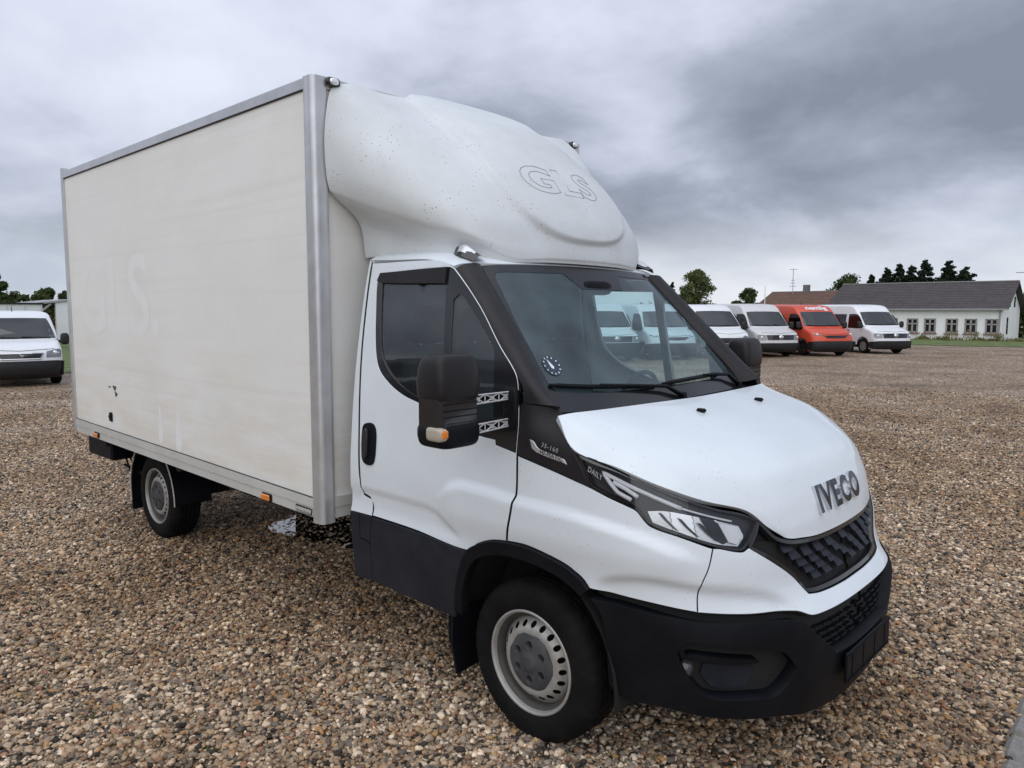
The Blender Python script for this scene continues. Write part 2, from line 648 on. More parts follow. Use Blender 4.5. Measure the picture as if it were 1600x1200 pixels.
# ---- panels cut out of a parametric surface -------------------------------------------------
def smooth_poly(P, h, ang=38):
    """closed polygon: corners stay sharp, gentle bends become Catmull-Rom curves; sampled every ~h"""
    P = np.array(P, float)
    n = len(P)
    corner = []
    for i in range(n):
        a = P[i] - P[i - 1]
        b = P[(i + 1) % n] - P[i]
        c = np.dot(a, b) / (np.linalg.norm(a) * np.linalg.norm(b) + 1e-12)
        corner.append(math.degrees(math.acos(max(-1, min(1, c)))) > ang)
    out = []
    for i in range(n):
        p1, p2 = P[i], P[(i + 1) % n]
        p0 = P[i - 1] if not corner[i] else 2 * p1 - p2
        p3 = P[(i + 2) % n] if not corner[(i + 1) % n] else 2 * p2 - p1
        L = np.linalg.norm(p2 - p1)
        k = max(1, int(math.ceil(L / h)))
        # finite tangents scaled to the segment keep uneven spacing from overshooting
        t1 = (p2 - p0)
        t2 = (p3 - p1)
        t1 = t1 / (np.linalg.norm(t1) + 1e-12) * L
        t2 = t2 / (np.linalg.norm(t2) + 1e-12) * L
        for j in range(k):
            t = j / k
            out.append((2 * t ** 3 - 3 * t ** 2 + 1) * p1 + (t ** 3 - 2 * t ** 2 + t) * t1 + (-2 * t ** 3 + 3 * t ** 2) * p2 + (t ** 3 - t ** 2) * t2)
    return np.array(out)


def area2(P):
    return 0.5 * float(np.sum(P[:, 0] * np.roll(P[:, 1], -1) - np.roll(P[:, 0], -1) * P[:, 1]))


def inset_poly(P, g):
    e = np.roll(P, -1, 0) - P
    e = e / (np.linalg.norm(e, axis=1, keepdims=True) + 1e-12)
    nrm = np.stack([-e[:, 1], e[:, 0]], 1)
    if area2(P) < 0:
        nrm = -nrm
    n2 = nrm + np.roll(nrm, 1, 0)
    n2 = n2 / np.maximum(np.linalg.norm(n2, axis=1, keepdims=True), 0.4)
    return P + n2 * g


def evenodd(Q, polys):
    ins = np.zeros(len(Q), bool)
    for P in polys:
        x, y = Q[:, 0:1], Q[:, 1:2]
        x1, y1 = P[:, 0], P[:, 1]
        x2, y2 = np.roll(x1, -1), np.roll(y1, -1)
        c = ((y1 > y) != (y2 > y)) & (x < (x2 - x1) * (y - y1) / (y2 - y1 + 1e-15) + x1)
        ins ^= (c.sum(1) % 2).astype(bool)
    return ins


def panel(name, polys, surf, material, parent=None, off=0.0, h=0.03, gap=0.002, rim=0.02, mirror=False, smooth_ang=38, hb=None, label=None, seal_or_gapshade=None):
    """sheet cut from surf (2D->3D) with rounded-over returned edges. polys[0] outline, rest holes."""
    if not isinstance(polys[0][0], (list, tuple, np.ndarray)):
        polys = [polys]
    hb = hb or h * 0.6
    B = []
    for i, P in enumerate(polys):
        Q = smooth_poly(P, hb, smooth_ang)
        B.append(inset_poly(Q, gap if i == 0 else -gap))
    allb = np.concatenate(B)
    lo, hi = allb.min(0), allb.max(0)
    gx, gy = np.meshgrid(np.arange(lo[0], hi[0], h), np.arange(lo[1], hi[1], h * 0.87))
    gx = gx + (np.arange(gx.shape[0]) % 2)[:, None] * h * 0.5
    Q = np.stack([gx.ravel(), gy.ravel()], 1)
    if len(Q):
        Q = Q[evenodd(Q, B)]
    if len(Q):
        d = np.sqrt(((Q[:, None, :] - allb[None]) ** 2).sum(2)).min(1)
        Q = Q[d > h * 0.45]
    V2 = np.concatenate([allb, Q]) if len(Q) else allb
    edges, k = [], 0
    for P in B:
        n = len(P)
        edges += [(k + i, k + (i + 1) % n) for i in range(n)]
        k += n
    cv, ce, cf, *_ = delaunay_2d_cdt([Vector(q) for q in V2], edges, [], 0, 1e-7)
    cv = np.array([(q[0], q[1]) for q in cv])
    tri = np.array([f for f in cf if len(f) == 3])
    cen = cv[tri].mean(1)
    tri = tri[evenodd(cen, B)]

    def sn(a, b):
        e = 0.004
        p0 = np.array(surf(a, b))
        pa = np.array(surf(a + e, b)) - np.array(surf(a - e, b))
        pb = np.array(surf(a, b + e)) - np.array(surf(a, b - e))
        n = np.cross(pa, pb)
        return p0, n / (np.linalg.norm(n) + 1e-12)
    PN = [sn(a, b) for a, b in cv]
    V = [p + n * off for p, n in PN]
    F = [tuple(map(int, t)) for t in tri]
    # all triangles CCW in the parameter plane so that they face along +n
    F2 = []
    for t in F:
        a, b, c = cv[list(t)]
        F2.append(t if (b[0] - a[0]) * (c[1] - a[1]) - (b[1] - a[1]) * (c[0] - a[0]) > 0 else t[::-1])
    F = list(F2)
    if rim > 0:
        for i, P in enumerate(B):
            ccw = area2(P) > 0
            if i > 0:
                ccw = not ccw
            Pn = P if ccw else P[::-1]
            out = inset_poly(P, -0.0016 if i == 0 else 0.0016)
            out = out if ccw else out[::-1]
            n = len(Pn)
            k0 = len(V)
            r0 = [sn(a, b) for a, b in Pn]
            r1 = [sn(a, b) for a, b in out]
            V += [p + m_ * off for p, m_ in r0]
            V += [p + m_ * (off - 0.0018) for p, m_ in r1]
            V += [p + m_ * (off - rim) for p, m_ in r1]
            for q in range(n):
                w = (q + 1) % n
                F.append((k0 + q, k0 + n + q, k0 + n + w, k0 + w))
                F.append((k0 + n + q, k0 + 2 * n + q, k0 + 2 * n + w, k0 + n + w))
    fm = None
    if seal_or_gapshade is not None:  # deeper returned edges are coloured dark so the shut gaps look shaded
        fm = [0] * len(F)
        k_ = len(F2)
        for q in range(k_, len(F)):
            fm[q] = (q - k_) % 2
    V = np.array(V)
    if mirror:
        V = V * np.array([1, -1, 1])
        F = [f[::-1] for f in F]
    o = mesh_obj(name, V, F, material, parent, True, angle=50, fmats=fm, mats=[material, seal_or_gapshade] if seal_or_gapshade is not None else None)
    if label:
        o['label'] = label
    return o


def text_mesh(body, size=1.0, extrude=0.0, bold=0.0, outline=0.0, spacing=1.0):
    cu = bpy.data.curves.new('lettering', 'FONT')
    cu.body = body
    cu.size = size
    cu.align_x = 'CENTER'
    cu.align_y = 'CENTER'
    cu.offset = bold
    cu.space_character = spacing
    cu.resolution_u = 4
    if outline > 0:
        cu.fill_mode = 'NONE'
        cu.bevel_depth = outline
        cu.bevel_resolution = 0
    else:
        cu.extrude = extrude
    o = bpy.data.objects.new('lettering', cu)
    COL.objects.link(o)
    bpy.context.view_layer.update()
    me = bpy.data.meshes.new_from_object(o.evaluated_get(bpy.context.evaluated_depsgraph_get()))
    v = np.array([tuple(q.co) for q in me.vertices])
    f = [tuple(p.vertices) for p in me.polygons]
    bpy.data.objects.remove(o)
    bpy.data.curves.remove(cu)
    bpy.data.meshes.remove(me)
    return v, f


def bvh_of(o):
    me = o.data
    return BVHTree.FromPolygons([v.co for v in me.vertices], [tuple(p.vertices) for p in me.polygons])


def drape(name, v, f, fn, material, parent, lift=0.0):
    """v: text verts (a,b,depth) -> fn(a,b) gives point, normal"""
    out = []
    for a, b, d in v:
        p, n = fn(a, b)
        out.append(np.array(p) + np.array(n) * (d + lift))
    return mesh_obj(name, out, f, material, parent, False)

# ================================================================== the box truck
# x forward, y to its left, z up; origin on the ground under the front axle
truck = tag(empty('box_truck', (0, 0, 0)), 'large white cab box truck with cream cargo box and roof fairing in the foreground', 'truck')
XC, NE = 0.28, 2.5
Wz = pchip([.15, .3, .45, .8, 1.0, 1.25, 1.5, 1.8, 2.05, 2.12], [.95, .97, .985, 1.0, 1.0, .985, .962, .92, .878, .86])
Xf = pchip([.15, .22, .3, .45, .62, .68, .74, .8, .9, 1.0, 1.1, 1.2, 1.35], [.93, .98, 1.01, 1.035, 1.045, 1.035, .99, .965, .95, .92, .88, .83, .75])
sh_z = pchip([-.80, -.72, -.635, -.494, -.332, -.1, .302, .671], [1.005, 1.062, 1.083, 1.08, 1.071, 1.067, 1.03, .943])
cr_z = pchip([-1.55, -.9, -.82, -.74, -.60], [.918, .916, .903, .865, .79])
fl_z = pchip([.05, .216, .353, .64, .933, 1.18], [.80, .845, .857, .832, .798, .72])


def body_disp(s, z):
    d = 0.0
    if -0.95 < s < 0.75:
        f = sstep(-.86, -.68, s) * (1 - sstep(.45, .72, s))
        if f > 0:
            q = sh_z(s)
            d += f * 0.022 * sstep(q + .004, q - .034, z) * sstep(.80, .95, z)
    if s < -0.62 and z < 1.0:
        q = cr_z(s)
        d -= 0.011 * sstep(q + .006, q - .010, z) * (1 - sstep(-.72, -.63, s)) * sstep(.78, .84, z)
    if .05 < s < 1.2 and z < .9:
        q = fl_z(s)
        d -= 0.022 * sstep(q + .010, q - .03, z) * sstep(.05, .16, s) * (1 - sstep(1.0, 1.2, s))
    return d


def wrap(s, z):
    if s > PI / 2:
        x, y, z = wrap(PI - s, z)
        return x, -y, z
    W = Wz(z)
    d = body_disp(s, z)
    if s <= 0:
        return XC + s, -W - d, z
    a = Xf(z) - XC
    sn_, cs = math.sin(s), math.cos(s)
    return XC + a * sn_ ** (2 / NE) + d * sn_, -W * max(cs, 0) ** (2 / NE) - d * cs, z


def msym(half):
    """half outline given from one side up to the centre s=pi/2 -> add mirrored other half"""
    return half + [(PI - s, z) for s, z in half[::-1] if abs(s - PI / 2) > 1e-3]


def loft_obj(name, rows, nu, nv, material, parent, out, rim=0.02, fn=None):
    G = Loft(rows).grid(nu, nv)
    n = grid_normals(G)
    flip = float((n * np.array(out)).sum()) < 0
    if flip:
        n = -n
    if fn is not None:
        for j in range(nv + 1):
            for i in range(nu + 1):
                G[j, i] += n[j, i] * fn(G[j, i])
    V = [q for r_ in G for q in r_]
    F = grid_faces(nu, nv)
    if rim > 0:
        rv, rf = grid_rim(G, rim, n)
        k = len(V)
        V += rv
        F += [tuple(i + k for i in f[::-1]) for f in rf]
    if flip:
        F = [f[::-1] for f in F]
    return mesh_obj(name, V, F, material, parent, True, angle=55)


# ---- outlines on the body surface (s, z)
DOOR = [(-1.451, 2.079), (-1.455, 1.80), (-1.451, 1.62), (-1.432, 1.27), (-1.414, 1.0), (-1.405, .925), (-1.395, .895), (-1.345, .885), (-1.318, .85), (-1.313, .794),
        (-.969, .789), (-.612, .770), (-.548, .814), (-.454, .852), (-.366, .868), (-.324, 1.067), (-.329, 1.24), (-.326, 1.38), (-.345, 1.53), (-.369, 1.583), (-.469, 1.686),
        (-.619, 1.858), (-.807, 2.026), (-.855, 2.048), (-.937, 2.073)]
WIN = [(-1.384, 1.985), (-1.363, 2.022), (-.861, 2.034), (-.812, 2.016), (-.626, 1.853), (-.476, 1.681), (-.376, 1.578), (-.352, 1.53), (-.333, 1.38), (-.336, 1.246),
       (-.452, 1.266), (-.456, 1.287), (-.59, 1.299), (-.944, 1.395), (-1.091, 1.429), (-1.212, 1.482), (-1.296, 1.547), (-1.337, 1.642), (-1.372, 1.85)]
GLASS = [(-1.345, 1.975), (-.862, 1.962), (-.800, 1.36), (-.86, 1.385), (-.947, 1.412), (-1.121, 1.474), (-1.25, 1.565), (-1.30, 1.65), (-1.335, 1.85)]
QUART = [(-.800, 1.885), (-.764, 1.911), (-.728, 1.893), (-.528, 1.698), (-.505, 1.655), (-.484, 1.434), (-.475, 1.345), (-.60, 1.345), (-.750, 1.36), (-.79, 1.719)]
DEFL = [(-1.382, 1.985), (-1.363, 2.024), (-.861, 2.036), (-.861, 1.958), (-1.342, 1.972)]
CLAD = [(-1.313, .788), (-.969, .783), (-.615, .764), (-.679, .62), (-.702, .476), (-.707, .43), (-1.042, .436), (-1.327, .445), (-1.333, .642)]
BPIL = [(-1.463, 2.086), (-1.467, 1.80), (-1.463, 1.62), (-1.444, 1.27), (-1.426, 1.0), (-1.413, .925), (-1.400, .885), (-1.325, .872), (-1.321, .792), (-1.503, .787),
        (-1.50, 1.0), (-1.498, 1.4), (-1.49, 1.85), (-1.478, 2.096)]
BCLAD = [(-1.503, .783), (-1.422, .787), (-1.425, .652), (-1.339, .642), (-1.331, .445), (-1.491, .43)]
FLAP = [(-1.418, .787), (-1.319, .788), (-1.336, .650), (-1.420, .660)]
FENDER = [(-.322, 1.236), (-.317, 1.067), (-.358, .870), (-.254, .876), (-.13, .860), (-.031, .836), (.025, .802), (.053, .772), (.343, .758), (.6, .734),
          (.635, .826), (.687, .901), (.726, .970), (.564, 1.012), (.399, 1.048), (.361, 1.073), (.33, 1.099), (.287, 1.112), (.155, 1.140), (.056, 1.163), (-.099, 1.195)]
COWLB = [(-.316, 1.452), (-.127, 1.455), (-.110, 1.418), (-.09, 1.368), (-.052, 1.302), (-.032, 1.289), (.054, 1.166), (-.099, 1.200), (-.326, 1.241), (-.322, 1.38)]
LAMP = [(-.029, 1.286), (.10, 1.270), (.244, 1.244), (.469, 1.189), (.607, 1.154), (.808, 1.108), (.945, 1.082), (1.028, 1.048), (.991, 1.016), (.936, .972), (.885, .952),
        (.758, .971), (.564, 1.014), (.399, 1.05), (.361, 1.075), (.33, 1.101), (.287, 1.114), (.155, 1.142), (.056, 1.165)]
ARCH = [(-.702, .476), (-.679, .62), (-.613, .767), (-.548, .814), (-.454, .852), (-.366, .868), (-.254, .874), (-.13, .858), (-.031, .834), (.025, .80), (.053, .77),
        (.02, .735), (-.02, .765), (-.103, .790), (-.232, .808), (-.378, .803), (-.493, .775), (-.574, .721), (-.639, .585), (-.655, .456)]
GRILLE = msym([(.934, .962), (.940, .970), (.995, 1.016), (1.033, 1.052), (1.07, 1.02), (1.112, .985), (1.162, .966), (1.226, .953), (1.389, .940), (PI / 2, .937)])
GRILLE_LOW = [(.934, .962), (1.062, .895), (1.175, .824), (1.243, .752), (1.31, .743), (1.5, .738), (PI / 2, .738)]
APRON_L = [(.602, .733), (.637, .826), (.689, .901), (.729, .970), (.760, .969), (.887, .949), (.930, .961), (1.062, .891), (1.175, .820), (1.243, .748), (1.31, .740), (1.5, .735), (PI / 2, .735)]
APRON_B = [(.602, .733), (.862, .719), (1.123, .706), (1.192, .683), (1.275, .679), (1.498, .681), (PI / 2, .681)]
BUMP_T = [(.06, .738), (.343, .724), (.62, .703), (.875, .693), (1.07, .683), (1.13, .668), (1.195, .614), (1.305, .535), (1.345, .500), (1.494, .495), (PI / 2, .495)]
BUMP_B = [(.06, .738), (.096, .682), (.113, .584), (.121, .455), (.126, .404), (.156, .371), (.22, .361), (.414, .360), (.62, .338), (.87, .314), (1.132, .292), (1.40, .268), (PI / 2, .262)]
FOG = [(.461, .589), (.511, .629), (.685, .617), (1.015, .566), (1.097, .495), (1.049, .434), (.998, .397), (.882, .400), (.625, .420), (.544, .47), (.484, .535)]


def ring(top, bot):
    """closed outline from two half curves that share their first point and both end at s=pi/2"""
    up = [(PI - s, z) for s, z in top[::-1] if s < PI / 2 - 1e-3]
    dn = [(PI - s, z) for s, z in bot[::-1] if s < PI / 2 - 1e-3]
    a = top + up
    b = bot + dn
    return a + b[-2:0:-1]


for sg in (False, True):
    side = 'left' if sg else 'right'
    d = panel('door', [DOOR, WIN], wrap, M_WHITE, truck, seal_or_gapshade=M_SEAL_GAPSHADE, h=.020, mirror=sg, gap=.0036)
    panel('window_frame', [WIN, GLASS, QUART], wrap, M_GLOSSB, d, off=-.003, h=.05, mirror=sg, gap=.0005, rim=.03)
    panel('window_pane', GLASS, wrap, M_DG, d, off=-.010, h=.08, mirror=sg, gap=-.004, rim=0)
    panel('quarter_pane', QUART, wrap, M_DG, d, off=-.008, h=.08, mirror=sg, gap=-.004, rim=0)
    panel('wind_deflector', DEFL, lambda s, z: wrap(s, z), M_PILLAR, d, off=.010, h=.05, mirror=sg, rim=.011)
    panel('door_cladding', CLAD, wrap, M_CLAD, d, off=.006, h=.05, mirror=sg, rim=.02)
    panel('rear_pillar', BPIL, wrap, M_WHITE, truck, seal_or_gapshade=M_SEAL_GAPSHADE, h=.05, mirror=sg, rim=.03)
    panel('sill_cladding', BCLAD, wrap, M_CLAD, truck, off=.004, h=.05, mirror=sg, rim=.02)
    panel('filler_flap', FLAP, wrap, M_CLAD, truck, off=.005, h=.05, mirror=sg, rim=.02)
    panel('fender', FENDER, wrap, M_WHITE, truck, seal_or_gapshade=M_SEAL_GAPSHADE, h=.018, mirror=sg, gap=.0036)
    def cwrap(s, z):
        p = wrap(s, z)
        t = sstep(-.32, -.10, s) * sstep(1.27, 1.43, z)
        return p[0] - .045 * t, p[1] + .058 * t, p[2] - .012 * t
    cw = panel('pillar_base', COWLB, cwrap, M_PILLAR, truck, h=.03, off=.002, mirror=sg, gap=.001)
    panel('arch_trim', ARCH, wrap, M_TRIM, truck, off=.016, h=.03, mirror=sg, rim=.05)
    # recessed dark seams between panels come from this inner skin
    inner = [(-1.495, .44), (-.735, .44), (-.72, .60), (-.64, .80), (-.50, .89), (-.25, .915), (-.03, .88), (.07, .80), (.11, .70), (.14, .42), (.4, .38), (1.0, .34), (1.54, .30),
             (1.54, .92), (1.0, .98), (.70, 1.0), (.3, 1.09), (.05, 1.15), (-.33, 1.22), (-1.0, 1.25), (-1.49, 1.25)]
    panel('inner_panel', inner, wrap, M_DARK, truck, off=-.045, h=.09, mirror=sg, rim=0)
    # handle: dark recessed cup with a grip bar
    hp = [(-1.398, 1.235), (-1.376, 1.262), (-1.315, 1.266), (-1.288, 1.235), (-1.282, 1.15), (-1.292, 1.075), (-1.318, 1.055), (-1.372, 1.060), (-1.394, 1.095)]
    hd = panel('door_handle', hp, wrap, M_TRIM, d, off=.008, h=.02, mirror=sg, rim=.012, smooth_ang=80)
    panel('grip', [(-1.372, 1.225), (-1.352, 1.24), (-1.340, 1.225), (-1.338, 1.10), (-1.352, 1.085), (-1.368, 1.10)], wrap, M_GLOSSB, hd, off=.024, h=.02, mirror=sg, rim=.018, smooth_ang=80)

    # headlamp: dark bezel bowl, reflectors, light guides, clear cover
    hl = panel('headlight', LAMP, wrap, M_LAMPIN, truck, off=-.034, h=.03, mirror=sg, rim=.01, gap=.006)
    panel('lamp_frame', [LAMP, [(x_, y_) for x_, y_ in inset_poly(np.array(LAMP), .010)]], wrap, M_GLOSSB, hl, off=-.004, h=.03, mirror=sg, rim=.03, gap=.002)
    panel('lens', LAMP, wrap, M_LENS, hl, off=-.003, h=.025, mirror=sg, rim=0, gap=.003)
    # bright reflector tray with curved dark ribs and a ribbed white block at the nose end
    def rs(a, b):
        p, q, e = np.array(wrap(a, b)), np.array(wrap(a + .004, b)), np.array(wrap(a, b + .004))
        n = np.cross(q - p, e - p)
        n /= np.linalg.norm(n)
        t = ((a - .39) / .135) % 1.0
        return p - n * (.026 - .010 * t * t)
    tray = [(.392, 1.100), (.50, 1.104), (.64, 1.090), (.80, 1.066), (.915, 1.040), (.930, 1.000), (.885, .968), (.76, .984), (.57, 1.027), (.415, 1.060)]
    panel('reflector', tray, rs, M_REFL, hl, h=.012, mirror=sg, rim=0, gap=0)
    for s0 in (.455, .565, .675):
        zt_, zb_ = 1.098 - .16 * (s0 - .455), 1.046 - .20 * (s0 - .455)
        panel('reflector_rib', [(s0, zt_), (s0 + .022, zt_ - .004), (s0 + .055, (zt_ + zb_) / 2 - .004), (s0 + .105, zb_ - .012), (s0 + .085, zb_ - .008), (s0 + .030, (zt_ + zb_) / 2)], wrap, M_LAMPIN, hl, off=-.012, h=.02, mirror=sg, rim=0, gap=0, smooth_ang=70)
    panel('lamp_block', [(.795, 1.058), (.895, 1.040), (.905, 1.000), (.875, .976), (.83, .988)], wrap, M_DRL, hl, off=-.010, h=.015, mirror=sg, rim=.01, gap=0)
    panel('lamp_shield', [(.700, 1.083), (.785, 1.062), (.83, .99), (.79, .985), (.735, 1.03)], wrap, M_LAMPIN, hl, off=-.013, h=.015, mirror=sg, rim=.005, gap=0, smooth_ang=70)

    def guide(pts, r=.0055):
        q = [np.array(pts[0])]
        for a, b in zip(pts[:-1], pts[1:]):
            for k in range(1, 7):
                q.append(np.array(a) + (np.array(b) - np.array(a)) * k / 6)
        out = []
        for a, b in q:
            p, qq, e = np.array(wrap(a, b)), np.array(wrap(a + .004, b)), np.array(wrap(a, b + .004))
            n = np.cross(qq - p, e - p)
            n /= np.linalg.norm(n)
            t = p - n * .017
            out.append((t[0], t[1] * (-1 if sg else 1), t[2]))
        MB().tube(out, r, 6).obj('light_guide', M_DRL, hl, True)
    guide([(.60, 1.115), (.40, 1.165), (.22, 1.206), (.125, 1.226), (.175, 1.186), (.215, 1.160), (.30, 1.137)], .0085)
    guide([(.19, 1.196), (.27, 1.176), (.345, 1.150)], .0085)
    guide([(.60, 1.115), (.75, 1.085), (.88, 1.060)], .004)
    # model lettering in the tip of the lamp
    tv, tf = text_mesh('DAILY', .030, .0005, spacing=1.15)

    def onw(a, b, base=(.075, 1.218), rot=-.30):
        ca, sa = math.cos(rot), math.sin(rot)
        if sg:
            a = -a
        s_, z_ = base[0] + a * ca - b * sa, base[1] + a * sa + b * ca
        p, q, e = np.array(wrap(s_, z_)), np.array(wrap(s_ + .004, z_)), np.array(wrap(s_, z_ + .004))
        n = np.cross(q - p, e - p)
        n /= np.linalg.norm(n)
        k = np.array([1, -1 if sg else 1, 1])
        return p * k, n * k
    drape('lettering', tv, tf, onw, M_STICKW, hl, -.012)
    # gearbox badge on the black panel
    bd = panel('badge', [(-.258, 1.312), (-.238, 1.308), (-.207, 1.281), (-.076, 1.256), (-.057, 1.236), (-.214, 1.262), (-.243, 1.276)], wrap, M_LETTER, cw, off=.006, h=.02, mirror=sg, rim=.004)
    tv, tf = text_mesh('HI-MATIC', .026, .0005, spacing=1.1)
    drape('lettering', tv, tf, lambda a, b: onw(a, b, (-.138, 1.260), -.17), M_SEAL_GAPSHADE, bd, .0066)
    tv, tf = text_mesh('35-160', .026, .0008, spacing=1.25)
    drape('lettering', tv, tf, lambda a, b: onw(a, b, (-.150, 1.290), -.17), M_LETTER, bd, .0036)

# ---- front: apron, grille, bumper
apron = panel('front_apron', ring(APRON_L, APRON_B), wrap, M_WHITE, truck, h=.024, gap=.0036, rim=.05, seal_or_gapshade=M_SEAL_GAPSHADE)
GR = GRILLE[:]
GR = [q for q in GRILLE] + [(PI - s, z) for s, z in GRILLE_LOW[1:-1]] + [GRILLE_LOW[-1]] + GRILLE_LOW[1:-1][::-1]
grille = panel('grille', GR, wrap, M_DARK, truck, off=-.055, h=.05, rim=0, gap=-.004)
GRI = [tuple(q) for q in inset_poly(np.array(GR), .016)]
panel('grille_frame', [GR, GRI], wrap, M_GLOSSB, grille, off=-.008, h=.03, rim=.045, gap=.001)
# grille tiles: staggered little plates tipped forward
tile = None
zr = [.762, .795, .828, .861, .894, .927]
for ri, z0 in enumerate(zr):
    zt = z0 - .012
    k = 0
    for s0 in np.arange(PI / 2 - .088 * 7 + (.044 if ri % 2 else 0), PI / 2 + .62, .088):
        q = np.array([[s0, z0]])
        ok = evenodd(q, [np.array(GR)])[0] and evenodd(np.array([[s0 - .03, z0 - .012], [s0 + .03, z0 - .012], [s0, z0 + .012]]), [np.array(GRI)]).all()
        if not ok:
            continue
        p = np.array(wrap(s0, z0))
        e1 = np.array(wrap(s0 + .02, z0)) - np.array(wrap(s0 - .02, z0))
        e1 /= np.linalg.norm(e1)
        nn = np.cross(e1, (0, 0, 1))
        nn /= np.linalg.norm(nn)
        e2 = np.array((0, 0, 1.0))
        rot = Matrix((Vector(nn), Vector(e1), Vector(e2))).transposed()
        if tile is None:
            mb = MB()
            # wedge plate: top edge set back, lower edge proud with a small lip
            w = .031
            mb.add([(-.032, -w * .8, .015), (-.032, w * .8, .015), (-.004, w, -.010), (-.004, -w, -.010), (-.002, -w, -.013), (-.002, w, -.013), (-.02, w * .9, -.016), (-.02, -w * .9, -.016), (-.04, -w * .7, .008), (-.04, w * .7, .008)],
                   [(0, 3, 2, 1), (3, 4, 5, 2), (4, 7, 6, 5), (0, 8, 7, 4, 3), (1, 2, 5, 6, 9), (0, 1, 9, 8), (8, 9, 6, 7)])
            to = mb.obj('grille_tile', M_CLAD, grille)
            tile = to.data
        else:
            to = bpy.data.objects.new('grille_tile', tile)
            COL.objects.link(to)
            to.parent = grille
        to.matrix_local = Matrix.Translation(Vector(p - nn * .004)) @ rot.to_4x4()
bumper = panel('bumper', [ring(BUMP_T, BUMP_B), FOG, [(PI - s, z) for s, z in FOG]], wrap, M_TRIM, truck, off=.012, h=.03, rim=.075, gap=.002)
# recessed step between apron and bumper, and the dark lower air intake
panel('bumper_step', ring([(.055, .775), (.343, .760), (.6, .736), (.862, .722), (1.123, .710), (1.192, .69), (1.3, .685), (PI / 2, .685)],
                          [(.055, .775), (.07, .70), (.343, .69), (.62, .66), (.875, .65), (1.10, .63), (1.20, .56), (1.30, .48), (1.345, .45), (PI / 2, .45)]), wrap, M_DARK, bumper, off=-.055, h=.05, rim=0, gap=0)
slat = None
for k, zq in enumerate((.520, .552, .584, .616)):
    for s0 in np.arange(PI / 2 - .40 + (.03 if k % 2 else 0), PI / 2 + .41, .06):
        if abs(s0 - PI / 2) > .22 + .05 * k:
            continue
        p = np.array(wrap(s0, zq))
        e1 = np.array(wrap(s0 + .02, zq)) - np.array(wrap(s0 - .02, zq))
        e1 /= np.linalg.norm(e1)
        nn = np.cross(e1, (0, 0, 1))
        rot = Matrix((Vector(nn), Vector(e1), Vector((0, 0, 1)))).transposed()
        if slat is None:
            so = MB().box((0, 0, 0), (.03, .050, .008), None, .002).obj('intake_slat', M_TRIM, bumper)
            slat = so.data
        else:
            so = bpy.data.objects.new('intake_slat', slat)
            COL.objects.link(so)
            so.parent = bumper
        so.matrix_local = Matrix.Translation(Vector(p - nn * .04)) @ rot.to_4x4()
for sgn in (False, True):
    fo = panel('fog_recess', FOG, wrap, M_TRIM, bumper, off=-.062, h=.04, rim=0, gap=-.004, mirror=sgn)
    panel('recess_fin', [(.50, .572), (.53, .578), (.88, .548), (.90, .535), (.80, .532), (.52, .556)], wrap, M_TRIM, fo, off=-.006, h=.03, rim=.05, mirror=sgn)
    panel('blanking_plate', [(.60, .535), (.86, .520), (.885, .49), (.85, .425), (.66, .435), (.585, .49)], wrap, M_CLAD, fo, off=-.030, h=.03, rim=.03, mirror=sgn)
    c = np.array(wrap(.55, .508))
    y = -1 if sgn else 1
    MB().lathe([(.0, .0), (.024, -.002), (.032, -.01), (.036, -.03)], (c[0] - .02, c[1] * y + .02 * y, c[2]), 'x', 20, 1).obj('fog_lamp', M_FOGL, fo, True)
# number plate holder without a plate
pl = MB()
pl.box((1.058, 0, .425), (.012, .53, .125), None, .004)
pl.box((1.066, 0, .48), (.006, .50, .006))
pl.box((1.066, 0, .372), (.006, .50, .006))
for yy in (-.2, -.07, .07, .2):
    pl.box((1.065, yy, .425), (.003, .012, .09))
pl.obj('plate_holder', M_TRIM, bumper)

# ---- bonnet
HOOD = sym_rows([
    [(.24, 0, 1.425), (.23, .40, 1.428), (.19, .72, 1.425), (.155, .87, 1.422), (.130, .935, 1.414)],
    [(.36, 0, 1.402), (.35, .40, 1.404), (.31, .72, 1.394), (.275, .88, 1.365), (.247, .978, 1.297)],
    [(.52, 0, 1.365), (.51, .38, 1.365), (.485, .68, 1.350), (.46, .86, 1.308), (.447, .962, 1.252)],
    [(.70, 0, 1.305), (.69, .34, 1.303), (.655, .60, 1.280), (.615, .78, 1.240), (.574, .901, 1.199)],
    [(.825, 0, 1.220), (.815, .30, 1.217), (.785, .53, 1.195), (.74, .68, 1.160), (.70, .785, 1.140)],
    [(.888, 0, 1.115), (.880, .27, 1.112), (.855, .46, 1.100), (.825, .57, 1.090), (.796, .637, 1.092)],
    [(.922, 0, 1.02), (.914, .25, 1.018), (.892, .42, 1.015), (.868, .51, 1.018), (.848, .556, 1.022)],
    [(.940, 0, .942), (.930, .255, .945), (.906, .410, .958), (.895, .455, .964), (.885, .478, .970)]])
hood = loft_obj('bonnet', HOOD, 64, 48, M_WHITE, truck, (.4, 0, 1), rim=.03)
hb = bvh_of(hood)


def on_hood(a, b, y0=0.0, z0=1.066):
    hit, n, i, dd = hb.ray_cast(Vector((3, y0 + a, z0 + b)), Vector((-1, 0, 0)))
    if n.x < 0:
        n = -n
    return tuple(hit), tuple(n)


